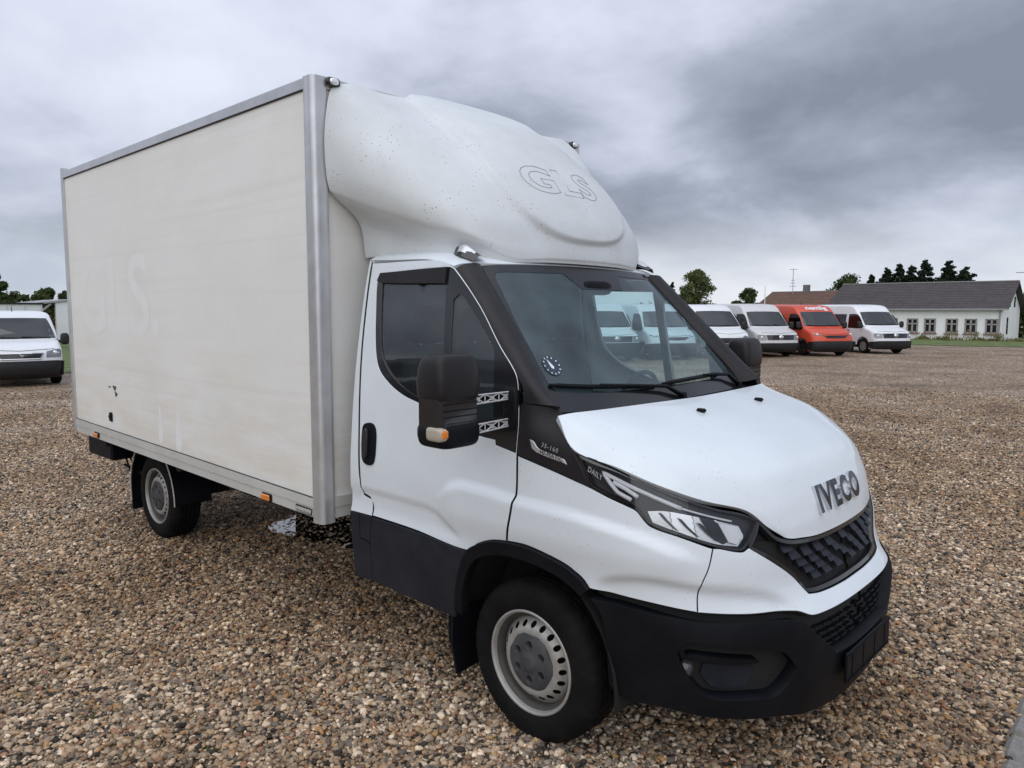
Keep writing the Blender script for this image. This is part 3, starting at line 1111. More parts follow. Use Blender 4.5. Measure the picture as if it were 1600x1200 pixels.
tv, tf = text_mesh('IVECO', .135, .007, bold=.0060, spacing=1.24)
tw = tv[:, 0].max() - tv[:, 0].min()
tv[:, 0] *= .455 / tw
lo_ = drape('maker_lettering', tv, tf, on_hood, M_CHROME, hood, .008)
lo_.data.materials.append(M_CHROME_DARKREFL)  # dark reflection put into the colour of the chrome letters' front faces
for p_ in lo_.data.polygons:
    if p_.normal.x > .75:
        p_.material_index = 1
for sgy in (-1, 1):
    hit, n, i, dd = hb.ray_cast(Vector((.41, sgy * .285, 3)), Vector((0, 0, -1)))
    MB().box(hit + Vector((0, 0, .008)), (.045, .022, .018), None, .007).obj('washer_nozzle', M_TRIM, hood, True)

# ---- windscreen with printed border
WS = sym_rows([
    [(.135, 0, 1.405), (.118, .40, 1.405), (.083, .68, 1.405), (.049, .844, 1.410)],
    [(-.150, 0, 1.740), (-.165, .38, 1.738), (-.20, .64, 1.732), (-.232, .782, 1.728)],
    [(-.450, 0, 2.066), (-.462, .36, 2.063), (-.500, .60, 2.056), (-.528, .717, 2.047)]])
wsl = Loft(WS)


def ws(a, b):
    """a in -0.8..0.8 across, b in 0..0.86 upwards"""
    return wsl((a / .8 + 1) / 2, b / .86)


rect = [(-.798, .0), (-.4, .0), (0, .0), (.4, .0), (.798, .0), (.798, .4), (.798, .858), (.4, .858), (0, .858), (-.4, .858), (-.798, .858), (-.798, .4)]
inn = [(-.70, .105), (-.4, .085), (0, .080), (.4, .085), (.70, .105), (.745, .15), (.748, .5), (.70, .775), (.655, .808), (.3, .806), (.17, .806), (.125, .700), (-.125, .700), (-.17, .806), (-.3, .806), (-.655, .808), (-.70, .775), (-.748, .5), (-.745, .15)]
screen = panel('windscreen', rect, ws, M_WSG, truck, h=.06, rim=0, gap=0)
panel('printed_border', [rect, inn], ws, M_FRIT, screen, off=.002, h=.05, rim=0, gap=0)
# parking disc sticker in the lower right corner
cx, cy, rr, ra = -.627, .246, .055, 1.45
dk = lambda x_, y_: (cx + x_ * ra, cy + y_)
disc = [dk(rr * math.cos(t), rr * math.sin(t)) for t in np.linspace(0, 2 * PI, 24, endpoint=False)]
stk = panel('parking_disc', disc, ws, M_STICK, screen, off=.004, h=.03, rim=0, gap=0)
for k in range(12):
    t = k * PI / 6
    c_, s_ = math.cos(t), math.sin(t)
    q = [dk(c_ * r_ - s_ * w_, s_ * r_ + c_ * w_) for r_, w_ in ((.042, .003), (.050, .003), (.050, -.003), (.042, -.003))]
    panel('tick', q, ws, M_STICKW, stk, off=.005, h=.02, rim=0, gap=0)
panel('hand', [dk(-.012, .038), dk(.006, .004), dk(.012, -.008), dk(.004, -.020), dk(-.008, -.014), dk(-.010, -.002)], ws, M_STICKW, stk, off=.005, h=.02, rim=0, gap=0)
# wipers
for (a0, b0, a1, b1, ap, bp) in ((-.766, .135, -.094, .078, .015, .002), (-.055, .086, .44, .100, .625, .004)):
    wpt = []
    for k in range(9):
        t = k / 8
        p = np.array(ws(a0 + (a1 - a0) * t, b0 + (b1 - b0) * t))
        wpt.append(p + np.array((.62, 0, .78)) * (.012 + .006 * math.sin(PI * t)))
    wp = MB().tube(wpt, [.006] + [.011] * 7 + [.006], 6).obj('wiper', M_TRIM, truck, True)
    am = .55 if a0 < 0 else .5
    q0 = np.array(ws(a0 + (a1 - a0) * am, b0 + (b1 - b0) * am)) + np.array((.62, 0, .78)) * .028
    q2 = np.array(ws(ap, bp)) + np.array((.62, 0, .78)) * .015
    q1 = np.array(ws(a1 * .7 + ap * .3, b1 * .7 + bp * .3)) + np.array((.62, 0, .78)) * .032
    MB().tube([q0, q1, q2], [.007, .010, .013], 6).obj('wiper_arm', M_TRIM, wp, True)
    MB().lathe([(0, .02), (.014, .018), (.016, 0), (.016, -.02)], tuple(q2), 'z', 12).obj('wiper_pivot', M_TRIM, wp, True)
# scuttle between screen and bonnet
sc_rows = [[(x, y, z) for x, y, z in WS[0]], [(.5 * (a[0] + b[0]), .5 * (a[1] + b[1]), 1.400) for a, b in zip([Loft(WS)(t, 0) for t in np.linspace(0, 1, 7)], [Loft(HOOD)(t, 0) for t in np.linspace(0, 1, 7)])],
           [tuple(np.array(Loft(HOOD)(t, 0)) - np.array((0, 0, .022))) for t in np.linspace(0, 1, 7)]]
loft_obj('scuttle', sc_rows, 24, 4, M_TRIM, truck, (0, 0, 1), rim=0)

# ---- windscreen pillars, roof, back wall
for sy in (-1, 1):
    rows = [[(-.542, .712, 2.050), (-.520, .735, 2.056), (-.505, .80, 2.056), (-.515, .855, 2.044), (-.541, .878, 2.022)],
            [(-.235, .775, 1.732), (-.205, .800, 1.738), (-.185, .865, 1.738), (-.195, .915, 1.725), (-.225, .929, 1.712)],
            [(-.05, .825, 1.53), (-.015, .848, 1.535), (.010, .900, 1.54), (-.005, .945, 1.54), (-.050, .957, 1.535)],
            [(.040, .838, 1.425), (.075, .862, 1.432), (.120, .915, 1.448), (.080, .952, 1.455), (-.028, .968, 1.455)]]
    loft_obj('windscreen_pillar', [[(x, y * sy, z) for x, y, z in r_] for r_ in rows], 16, 24, M_PILLAR, truck, (.3, sy, .3), rim=.02)
ROOF = sym_rows([
    [(-.452, 0, 2.070), (-.465, .36, 2.067), (-.503, .62, 2.060), (-.525, .76, 2.058), (-.540, .835, 2.052), (-.550, .872, 2.040)],
    [(-.53, 0, 2.100), (-.54, .36, 2.098), (-.575, .62, 2.094), (-.60, .76, 2.088), (-.61, .835, 2.076), (-.615, .870, 2.056)],
    [(-.75, 0, 2.135), (-.75, .36, 2.133), (-.75, .62, 2.128), (-.75, .76, 2.120), (-.75, .835, 2.104), (-.75, .868, 2.080)],
    [(-1.0, 0, 2.145), (-1.0, .36, 2.143), (-1.0, .62, 2.138), (-1.0, .76, 2.130), (-1.0, .835, 2.112), (-1.0, .866, 2.088)],
    [(-1.20, 0, 2.145), (-1.20, .36, 2.143), (-1.20, .62, 2.138), (-1.20, .76, 2.130), (-1.20, .832, 2.114), (-1.20, .862, 2.096)]])
loft_obj('cab_roof', ROOF, 40, 24, M_WHITE, truck, (0, 0, 1), rim=.02)
bw = MB()
bw.box((-1.19, 0, 1.25), (.03, 1.72, 1.70))
bw.obj('cab_back_wall', M_WHITE, truck)
fl = MB()
fl.box((-.35, 0, .62), (1.7, 1.30, .35))
fl.box((.25, 0, .72), (.80, 1.00, .60))
fl.box((-.85, 0, .62), (.64, 1.88, .40))
fl.obj('floor_pan', M_DARK, truck)
# roof marker lamps
for sy in (-1, 1):
    base = MB()
    P = Loft([[(-.665, .770, 2.098), (-.60, .790, 2.092), (-.52, .772, 2.066)], [(-.672, .738, 2.145), (-.60, .745, 2.140), (-.512, .742, 2.092)], [(-.665, .700, 2.113), (-.60, .690, 2.112), (-.515, .700, 2.085)]]).grid(12, 8)
    P2 = P * np.array((1, sy, 1))
    base.add([q for r_ in P2 for q in r_], grid_faces(12, 8) if sy < 0 else [f[::-1] for f in grid_faces(12, 8)])
    rl = base.obj('roof_lamp', M_GLOSSB, truck, True)
    Q = Loft([[(-.635, .772, 2.116), (-.60, .776, 2.113), (-.548, .764, 2.094)], [(-.642, .740, 2.150), (-.60, .745, 2.147), (-.536, .742, 2.108)], [(-.635, .708, 2.126), (-.60, .704, 2.126), (-.545, .710, 2.104)]]).grid(10, 8) * np.array((1, sy, 1))
    mesh_obj('lens', [q for r_ in Q for q in r_], grid_faces(10, 8) if sy < 0 else [f[::-1] for f in grid_faces(10, 8)], M_RLENS, rl)

# ---- roof fairing
FAIR = sym_rows([
    [(-.44, 0, 2.080), (-.455, .30, 2.078), (-.500, .52, 2.072), (-.585, .650, 2.088), (-.76, .755, 2.112), (-1.02, .788, 2.118), (-1.335, .795, 2.118)],
    [(-.437, 0, 2.092), (-.452, .30, 2.090), (-.498, .525, 2.085), (-.592, .672, 2.135), (-.79, .775, 2.165), (-1.05, .812, 2.215), (-1.335, .835, 2.300)],
    [(-.432, 0, 2.110), (-.447, .30, 2.108), (-.497, .530, 2.105), (-.600, .708, 2.178), (-.79, .815, 2.222), (-1.05, .910, 2.312), (-1.335, .985, 2.420)],
    [(-.44, 0, 2.17), (-.455, .30, 2.168), (-.510, .550, 2.165), (-.625, .745, 2.228), (-.81, .860, 2.280), (-1.06, .950, 2.370), (-1.335, 1.020, 2.470)],
    [(-.475, 0, 2.30), (-.49, .30, 2.298), (-.555, .570, 2.295), (-.69, .775, 2.335), (-.86, .890, 2.390), (-1.08, .978, 2.475), (-1.335, 1.035, 2.570)],
    [(-.580, 0, 2.475), (-.60, .30, 2.470), (-.670, .565, 2.462), (-.80, .775, 2.485), (-.95, .898, 2.540), (-1.12, .980, 2.620), (-1.335, 1.038, 2.715)],
    [(-.740, 0, 2.650), (-.76, .30, 2.645), (-.835, .550, 2.630), (-.95, .755, 2.650), (-1.06, .880, 2.700), (-1.18, .960, 2.770), (-1.335, 1.022, 2.855)],
    [(-.96, 0, 2.835), (-.98, .30, 2.830), (-1.03, .530, 2.795), (-1.10, .735, 2.822), (-1.17, .852, 2.862), (-1.24, .930, 2.908), (-1.335, .995, 2.952)],
    [(-1.335, 0, 3.035), (-1.335, .30, 3.030), (-1.335, .500, 3.012), (-1.335, .660, 3.004), (-1.335, .780, 3.010), (-1.335, .870, 3.010), (-1.335, .945, 2.992)]])


def bubble(P):
    x, y, z = P
    if z < 2.15:
        return 0.0
    e = abs(y) / .50
    low = max(0.0, (2.54 - z) / .35)
    dd = (e ** 2.6 + low ** 2.6) ** (1 / 2.6)
    return 0.026 * sstep(1.035, .955, dd)


fair = loft_obj('roof_fairing', FAIR, 200, 130, M_FAIR, truck, (.5, 0, .6), rim=.02, fn=bubble)
fb = bvh_of(fair)


def on_fair(a, b, y0=-.06, z0=2.512):
    hit, n, i, dd = fb.ray_cast(Vector((3, y0 + a, z0 + b)), Vector((-1, 0, 0)))
    if hit is None:
        return (0, 0, 0), (0, 0, 1)
    if n.x < 0:
        n = -n
    return tuple(hit), tuple(n)


tv, tf = text_mesh('GLS', .20, 0, bold=.006, outline=.0012, spacing=1.05)
tv[:, 0] *= .57 / (tv[:, 0].max() - tv[:, 0].min())
drape('outlined_lettering', tv, tf, on_fair, M_LINE, fair, .001)

# ---- mirrors
def rbox(c, d, n=3.2, nu=28, nv=18, taper=None):
    """superellipsoid-like rounded body"""
    V, F = [], []
    for j in range(nv + 1):
        ph = -PI / 2 + PI * j / nv
        for i in range(nu):
            th = 2 * PI * i / nu
            f = lambda t: math.copysign(abs(t) ** (2 / n), t)
            x, y, z = f(math.cos(ph)) * f(math.cos(th)), f(math.cos(ph)) * f(math.sin(th)), f(math.sin(ph))
            q = [x * d[0] / 2, y * d[1] / 2, z * d[2] / 2]
            if taper:
                q = taper(q)
            V.append((c[0] + q[0], c[1] + q[1], c[2] + q[2]))
    for j in range(nv):
        for i in range(nu):
            a, b = j * nu + i, j * nu + (i + 1) % nu
            F.append((a, b, b + nu, a + nu))
    return V, F


for sy in (-1, 1):
    mx, my = -.150, 1.272 * sy
    head = MB()
    # hood of the mirror: domed upper shell, cut flat where the broken cover ended
    head.add(*rbox((mx, my, 1.570), (.170, .226, .195), 5.0, taper=lambda q: [q[0] * (1 - .20 * max(0, q[2]) / .1), q[1] * (1 - .08 * max(0, q[2]) / .1), q[2]]))
    mo = head.obj('mirror', M_PILLAR, truck, True)
    MB().box((mx - .002, my, 1.440), (.150, .212, .17), None, .022).obj('inner_housing', M_GLOSSB, mo)
    for zz in (1.428, 1.452, 1.478):
        MB().box((mx + .070, my, zz), (.012, .180, .005), None, .002).obj('housing_rib', M_TRIM, mo)
    MB().box((mx + .062, my + .010 * sy, 1.398), (.022, .150, .024), None, .006).obj('chrome_band', M_GLOSSB, mo)
    lo = MB()
    lo.add(*rbox((mx, my, 1.350), (.172, .224, .100), 5.0, taper=lambda q: [q[0], q[1] * (1 - .12 * max(0, -q[2]) / .05), q[2]]))
    lo.obj('lower_shell', M_TRIM, mo, True)
    sgl = MB().add(*rbox((mx + .034, my + .086 * sy, 1.362), (.098, .062, .058), 4, 18, 12)).obj('turn_signal', M_CLEARL, mo, True)
    MB().box((mx + .079, my + .090 * sy, 1.364), (.012, .034, .034), None, .006).obj('amber_insert', M_AMBER, sgl)
    MB().box((mx - .072, my, 1.49), (.008, .15, .20), None, .004).obj('mirror_glass', M_CHROME, mo)
    # two arms; the near side ones are bare cast lattices
    for (z0, z1, dz) in ((1.478, 1.486, .036), (1.358, 1.376, .036)):
        ya, yb = my - .085 * sy, .955 * sy
        xa, xb = mx + .035, mx + .055
        ar = MB()
        bare = sy < 0
        core = MB()
        core.prism([(0, -dz / 2), (1, -dz / 2 + .004), (1, dz / 2), (0, dz / 2)], (xa - .045, ya, z0), (xb - xa, yb - ya, z1 - z0), (0, 0, 1), (.04, 0, 0))
        co = core.obj('mirror_arm', M_TRIM, mo)
        if bare:
            A0, A1 = Vector((xa + .002, ya, z0)), Vector((xb + .002, yb - .07 * sy, z1 - .003))
            ex = A1 - A0
            lat = MB()
            lat.tube([A0 + Vector((0, 0, dz / 2)), A1 + Vector((0, 0, dz / 2 - .002))], .0036, 5)
            lat.tube([A0 - Vector((0, 0, dz / 2)), A1 - Vector((0, 0, dz / 2 - .006))], .0036, 5)
            for t in (0, .25, .5, .75, 1):
                lat.tube([A0 + ex * t - Vector((0, 0, dz / 2 - .003)), A0 + ex * t + Vector((0, 0, dz / 2 - .003))], .0030, 5)
            for k in range(4):
                lat.tube([A0 + ex * (k / 4) - Vector((0, 0, dz / 2)), A0 + ex * ((k + 1) / 4) + Vector((0, 0, dz / 2))], .0026, 5)
                lat.tube([A0 + ex * (k / 4) + Vector((0, 0, dz / 2)), A0 + ex * ((k + 1) / 4) - Vector((0, 0, dz / 2))], .0026, 5)
                cc = A0 + ex * ((k + .5) / 4)
                lat.box(cc, (.006, .020, .018))
            lat.obj('arm_lattice', M_CAST, co)
            MB().tube([A1 + Vector((0, 0, 0)), A1 + ex * .12], [.010, .004], 5).obj('broken_stub', M_CAST, co)
    foot = MB().add(*rbox((mx + .055, .962 * sy, 1.425), (.085, .05, .19), 3.4, 18, 12)).obj('mirror_foot', M_TRIM, mo, True)

# ---- wheels
def wheel(parent, x, y, sgn, R0=.349, w=.225, rimr=.222, zc=.345, detail=True):
    """sgn=-1 for the truck's right side (outer face towards -y)"""
    wh = empty('wheel', (x, y, zc), 0, parent)
    hw = w / 2
    prof = [(rimr - .004, -hw + .018), (rimr + .004, -hw + .006), (rimr + .03, -hw - .002), (R0 - .055, -hw - .006), (R0 - .028, -hw + .004), (R0 - .012, -hw + .016), (R0 - .003, -hw + .030)]
    gro = []
    for c in (-.048, -.016, .016, .048):
        gro += [(R0, c - .006), (R0 - .008, c - .005), (R0 - .008, c + .005), (R0, c + .006)]
    prof = prof + gro + [(r_, -o) for r_, o in prof[::-1]]

    def wob(i, k):
        if i in (5, 6, len(prof) - 6, len(prof) - 7):
            return -.007 if k % 3 == 0 else 0.0
        if 7 <= i < len(prof) - 7:
            return -.003 if (k + i // 4) % 4 == 0 else 0.0
        return 0.0
    MB().lathe(prof, (0, 0, 0), 'y', 120, sgn, wob).obj('tyre', M_RUBBER, wh, True, angle=45)
    # barrel and flange
    o = hw - .010
    rp = [(rimr + .004, o + .002), (rimr + .002, o + .008), (rimr - .006, o + .009), (rimr - .010, o + .001), (rimr - .014, o - .012), (rimr - .030, o - .022), (rimr - .034, o - .06), (rimr - .034, -hw + .02)]
    rim_o = MB().lathe(rp[:5], (0, 0, 0), 'y', 64, sgn).obj('rim', M_STEEL, wh, True)
    MB().lathe(rp[4:], (0, 0, 0), 'y', 64, sgn).obj('barrel', M_BARREL, wh, True)
    # disc with a ring of holes, bulging out around the cap
    dz = pchip([0, .085, .108, .128, .150, .172, .190], [o - .030, o - .030, o - .012, o - .004, o - .012, o - .036, o - .052])

    def face(a, b):
        return (a, sgn * dz(math.hypot(a, b)), b * (1 if sgn < 0 else 1))
    outer = [(.190 * math.cos(t), .190 * math.sin(t)) for t in np.linspace(0, 2 * PI, 56, endpoint=False)]
    holes = []
    for k in range(20):
        t0 = 2 * PI * k / 20
        hc = (.160 * math.cos(t0), .160 * math.sin(t0))
        holes.append([(hc[0] + .0125 * math.cos(t), hc[1] + .0125 * math.sin(t)) for t in np.linspace(0, 2 * PI, 12, endpoint=False)])
    fo = panel('disc', [outer] + holes, face, M_STEEL, wh, h=.02, rim=0, gap=0, smooth_ang=80, hb=.012)
    # plastic centre cap with six lobes and nut wells
    capr = lambda t: .120 + .007 * math.cos(6 * t)
    cz = pchip([0, .034, .042, .085, .112, .130], [o + .018, o + .018, o + .008, o + .007, o + .002, o - .012])

    def cface(a, b):
        return (a, sgn * cz(math.hypot(a, b)), b)
    co_ = [(capr(t) * math.cos(t), capr(t) * math.sin(t)) for t in np.linspace(0, 2 * PI, 60, endpoint=False)]
    ch = []
    for k in range(6):
        t0 = 2 * PI * (k + .5) / 6
        hc = (.076 * math.cos(t0), .076 * math.sin(t0))
        ch.append([(hc[0] + .019 * math.cos(t), hc[1] + .019 * math.sin(t)) for t in np.linspace(0, 2 * PI, 12, endpoint=False)])
    panel('hub_cap', [co_] + ch, cface, M_CAP, wh, h=.012, rim=.028 if sgn < 0 else 0, gap=0, smooth_ang=80, hb=.008)
    nut = None
    for k in range(6):
        t0 = 2 * PI * (k + .5) / 6
        if nut is None:
            no = MB().lathe([(0, o - .016), (.011, o - .016), (.012, o - .022), (.012, o - .034)], (0, 0, 0), 'y', 6, sgn).obj('wheel_nut', M_RUST, wh)
            nut = no.data
        else:
            no = bpy.data.objects.new('wheel_nut', nut)
            COL.objects.link(no)
            no.parent = wh
        no.location = (.076 * math.cos(t0), 0, .076 * math.sin(t0))
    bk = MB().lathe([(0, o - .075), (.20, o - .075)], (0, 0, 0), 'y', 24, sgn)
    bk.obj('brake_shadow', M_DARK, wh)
    return wh


wheel(truck, 0, -.848, -1)
wheel(truck, 0, .848, 1)
wheel(truck, -4.1, -.765, -1)
wheel(truck, -4.1, .765, 1)
# front wheel housings and mud flaps
for sy in (-1, 1):
    wl_ = MB()
    n = 20
    v = []
    for k in range(n + 1):
        t = R(-8) + R(196) * k / n
        for yy in (.985, .60):
            v.append((.47 * math.cos(t) - .01, yy * sy, .36 + .47 * math.sin(t)))
    wl_.add(v, [(2 * k, 2 * k + 1, 2 * k + 3, 2 * k + 2) for k in range(n)])
    wl_.add([(-.48, .6 * sy, .3), (.46, .6 * sy, .3), (.46, .6 * sy, .85), (-.48, .6 * sy, .85)], [(0, 1, 2, 3)])
    wl_.obj('wheel_housing', M_DARK, truck)
    fp = MB()
    fp.prism([(.74, .44), (.985, .47), (.99, .30), (.96, .14), (.74, .16)], (-.445, 0, 0), (0, sy, 0), (0, 0, 1), (-.012, 0, 0))
    fp.obj('mud_flap', M_TRIM, truck)

# ---- chassis
ch = MB()
for sy in (-1, 1):
    ch.box((-2.9, .40 * sy, .62), (4.6, .07, .16))
for xx in (-1.6, -2.4, -3.2, -4.1, -4.9):
    ch.box((xx, 0, .62), (.08, .80, .12))
ch.tube([(-4.1, -.70, .345), (-4.1, .70, .345)], .06, 10)
ch.box((-4.1, 0, .345), (.30, .28, .28), None, .06)
ch.obj('chassis', M_DARK, truck)
sup = MB()
for xx in (-1.7, -2.5, -3.3, -4.75):
    sup.box((xx, 0, .74), (.06, 2.05, .10))
sup.obj('cross_bearers', M_DARK, truck)
tb = MB()
tb.box((-4.95, -.83, .66), (.55, .35, .18), None, .015)
tb.obj('underbody_box', M_TRIM, truck)
hk = MB()
hk.tube([(-4.75, -.86, .56), (-4.68, -.86, .47), (-4.60, -.86, .53), (-4.66, -.86, .58)], .008, 6)
hk.tube([(-4.85, -.84, .49), (-4.45, -.84, .47)], .012, 6)
hk.tube([(-4.55, -.84, .50), (-4.55, -.60, .62)], .012, 6)
hk.obj('tow_hook', M_DARK, truck)
for sy in (-1, 1):
    # rear wheel mudguard: arch sheet with a pale edge
    n = 22
    v = []
    for k in range(n + 1):
        t = R(-2) + R(196) * k / n
        rr_ = .435
        for yy in (.905, .62):
            v.append((-4.1 + rr_ * math.cos(t), yy * sy, .355 + min(rr_ * math.sin(t), .36)))
    f = [(2 * k, 2 * k + 1, 2 * k + 3, 2 * k + 2) for k in range(n)]
    # rolled outer lip
    k0 = len(v)
    for k in range(n + 1):
        t = R(-2) + R(196) * k / n
        v.append((-4.1 + .415 * math.cos(t), .910 * sy, .355 + min(.415 * math.sin(t), .345)))
    f += [(2 * k, 2 * k + 2, k0 + k + 1, k0 + k) for k in range(n)]
    mg = MB().add(v, f).obj('mudguard', M_TRIM, truck, True, angle=50)
    MB().tube([(-4.1 + .437 * math.cos(R(-2) + R(196) * k / n), .912 * sy, .355 + min(.437 * math.sin(R(-2) + R(196) * k / n), .362)) for k in range(n + 1)], .005, 5).obj('edge_strip', M_RAIL, mg)
    MB().prism([(.64, .46), (.90, .46), (.90, .16), (.64, .16)], (-4.54, 0, 0), (0, sy, 0), (0, 0, 1), (-.012, 0, 0)).obj('mud_flap', M_TRIM, truck)

# ---- cargo box
BX0, BX1, BW, BT = -1.35, -5.27, 1.094, 3.02


def zb(x):      # the box rides slightly higher at the tail
    return (BX0 - x) / (BX0 - BX1)


cargo = empty('cargo_box', (0, 0, 0), 0, truck)


def slab(name, quad, depth, material, parent=cargo):
    """quad of 4 points, extruded by a vector"""
    q = [Vector(a) for a in quad]
    d_ = Vector(depth)
    v = q + [a + d_ for a in q]
    f = [(3, 2, 1, 0), (4, 5, 6, 7)] + [(i, (i + 1) % 4, (i + 1) % 4 + 4, i + 4) for i in range(4)]
    o = mesh_obj(name, v, f, material, parent, False)
    me = o.data
    import bmesh
    bm = bmesh.new()
    bm.from_mesh(me)
    bmesh.ops.recalc_face_normals(bm, faces=bm.faces)
    bm.to_mesh(me)
    bm.free()
    return o


for sy in (-1, 1):
    y = (BW - .012) * sy
    sp = slab('side_panel', [(BX0 - .01, y, .80), (BX1 + .01, y, .86), (BX1 + .01, y, 2.99), (BX0 - .01, y, 2.99)], (0, -.04 * sy, 0), M_BOX)
    y1 = BW * sy
    # top rail, sealant line, lower rail and skirt
    slab('top_rail', [(BX0 - .078, y1, 2.957), (BX1 + .05, y1, 2.957), (BX1 + .05, y1, BT - .012), (BX0 - .078, y1, BT - .012)], (0, -.03 * sy, 0), M_ALU)
    slab('top_rail_cap', [(BX0 - .078, y1 * .994, BT - .012), (BX1 + .05, y1 * .994, BT - .012), (BX1 + .05, y1 * .985, BT), (BX0 - .078, y1 * .985, BT)], (0, -.08 * sy, 0), M_ALU)
    slab('seal_or_gapshade', [(BX0 - .076, y1 * .9975, 2.951), (BX1 + .05, y1 * .9975, 2.951), (BX1 + .05, y1 * .9975, 2.957), (BX0 - .076, y1 * .9975, 2.957)], (0, -.03 * sy, 0), M_SEAL_GAPSHADE)
    slab('lower_rail', [(BX0 - .076, y1 * 1.003, .782), (BX1 + .035, y1 * 1.003, .835), (BX1 + .035, y1 * 1.003, .888), (BX0 - .076, y1 * 1.003, .832)], (0, -.03 * sy, 0), M_RAIL)
    slab('skirt', [(BX0 - .076, y1 * .998, .728), (BX1 + .035, y1 * .998, .775), (BX1 + .035, y1 * .998, .833), (BX0 - .076, y1 * .998, .780)], (0, -.025 * sy, 0), M_RAIL)
    slab('seal_or_gapshade', [(BX0 - .076, y1 * 1.0005, .830), (BX1 + .035, y1 * 1.0005, .886), (BX1 + .035, y1 * 1.0005, .8905), (BX0 - .076, y1 * 1.0005, .8345)], (0, -.03 * sy, 0), M_SEAL_GAPSHADE)
    # rounded front corner post
    pts = []
    rr_ = .030
    for k in range(7):
        t = k / 6 * PI / 2
        pts.append((BX0 - rr_ + rr_ * math.sin(t), (BW - rr_ + rr_ * math.cos(t))))
    sec = [(BX0 - .080, BW - .004), (BX0 - .080, BW + .002), (BX0 - .062, BW + .003), (BX0 - .056, BW)] + pts + [(BX0, BW - .060), (BX0 + .003, BW - .066), (BX0 + .003, BW - .080), (BX0 - .03, BW - .080)]
    v, n = [], len(sec)
    for z_ in (.700, BT - .004):
        v += [(x_, y_ * sy, z_) for x_, y_ in sec]
    f = [(i, (i + 1) % n, (i + 1) % n + n, i + n) for i in range(n)] + [tuple(range(n)), tuple(range(n, 2 * n))]
    if sy > 0:
        f = [g[::-1] for g in f]
    mesh_obj('corner_post', v, f, M_ALU, cargo, True, angle=40)
    slab('rear_post', [(BX1 + .05, y1 * 1.004, .785), (BX1, y1 * 1.004, .785), (BX1, y1 * 1.004, BT + .02), (BX1 + .05, y1 * 1.004, BT + .02)], (0, -.05 * sy, 0), M_ALU)
    # orange side markers
    for xm, zm in ((-1.916, .757), (-4.707, .800), (-3.3, .778)):
        if sy < 0 and xm == -3.3:
            continue
        b_ = MB().box((xm, y1 * 1.004, zm), (.105, .014, .046), None, .006).obj('marker_lamp', M_TRIM, cargo)
        MB().box((xm, y1 * 1.004 + .010 * sy, zm), (.090, .012, .036), None, .006).obj('amber_lens', M_AMBER, b_)
# front wall, roof, rear door
slab('front_wall', [(BX0 - .012, -BW + .03, .80), (BX0 - .012, BW - .03, .80), (BX0 - .012, BW - .03, 2.99), (BX0 - .012, -BW + .03, 2.99)], (-.04, 0, 0), M_BOX)
slab('front_top_rail', [(BX0 + .001, -BW + .078, 2.957), (BX0 + .001, BW - .078, 2.957), (BX0 + .001, BW - .078, BT - .006), (BX0 + .001, -BW + .078, BT - .006)], (-.03, 0, 0), M_RAIL)
slab('front_lower_rail', [(BX0, -BW + .078, .782), (BX0, BW - .078, .782), (BX0, BW - .078, .838), (BX0, -BW + .078, .838)], (-.03, 0, 0), M_RAIL)
slab('front_skirt', [(BX0 - .004, -BW + .078, .722), (BX0 - .004, BW - .078, .722), (BX0 - .004, BW - .078, .780), (BX0 - .004, -BW + .078, .780)], (-.03, 0, 0), M_RAIL)
slab('box_roof', [(BX0 - .03, -BW + .06, BT - .01), (BX1 + .03, -BW + .06, BT - .01), (BX1 + .03, BW - .06, BT - .01), (BX0 - .03, BW - .06, BT - .01)], (0, 0, -.04), M_BOX)
slab('rear_door', [(BX1 + .02, -BW + .05, .84), (BX1 + .02, BW - .05, .84), (BX1 + .02, BW - .05, 2.99), (BX1 + .02, -BW + .05, 2.99)], (.04, 0, 0), M_BOX)
slab('box_floor', [(BX0 - .03, -BW + .04, .79), (BX1 + .03, -BW + .04, .84), (BX1 + .03, BW - .04, .84), (BX0 - .03, BW - .04, .79)], (0, 0, .03), M_DARK)
# clearance lamp, builder's plate, lock, rivets, scuffs
for sy in (-1, 1):
    c_ = MB().add(*rbox((BX0 + .020, sy * .985, 2.992), (.034, .085, .045), 3.2, 18, 10)).obj('clearance_lamp', M_GLOSSB, cargo, True)
    MB().add(*rbox((BX0 + .032, sy * .985, 2.992), (.026, .055, .034), 2.6, 16, 10)).obj('lens', M_REFL, c_, True)
bp = slab('builder_plate', [(-1.60, -BW - .0055, .738), (-1.445, -BW - .0055, .736), (-1.445, -BW - .0055, .772), (-1.60, -BW - .0055, .774)], (0, .004, 0), M_SEAL_GAPSHADE)
bars = MB()
xq = -1.592
for w_ in (.012, .006, .014, .010, .012, .008, .014, .012, .010, .012):
    bars.box((xq + w_ / 2, -BW - .0065, .7575), (w_, .002, .017))
    xq += w_ + .004
bars.box((-1.523, -BW - .0065, .7435), (.14, .002, .003))
bars.obj('plate_marks', M_RAIL, bp)
lk = MB().box((-4.392, -BW + .008, .982), (.055, .02, .075), None, .008).obj('panel_lock', M_TRIM, cargo)
MB().box((-4.392, -BW - .004, .985), (.022, .014, .03), None, .005).obj('latch', M_GLOSSB, lk)
for (x_, z_) in ((BX0 - .088, .772), (BX0 - .088, .742)):
    MB().lathe([(0, .006), (.005, .004), (.006, 0)], (x_, -BW * .999, z_), 'y', 10, -1).obj('rivet', M_ALU, cargo)
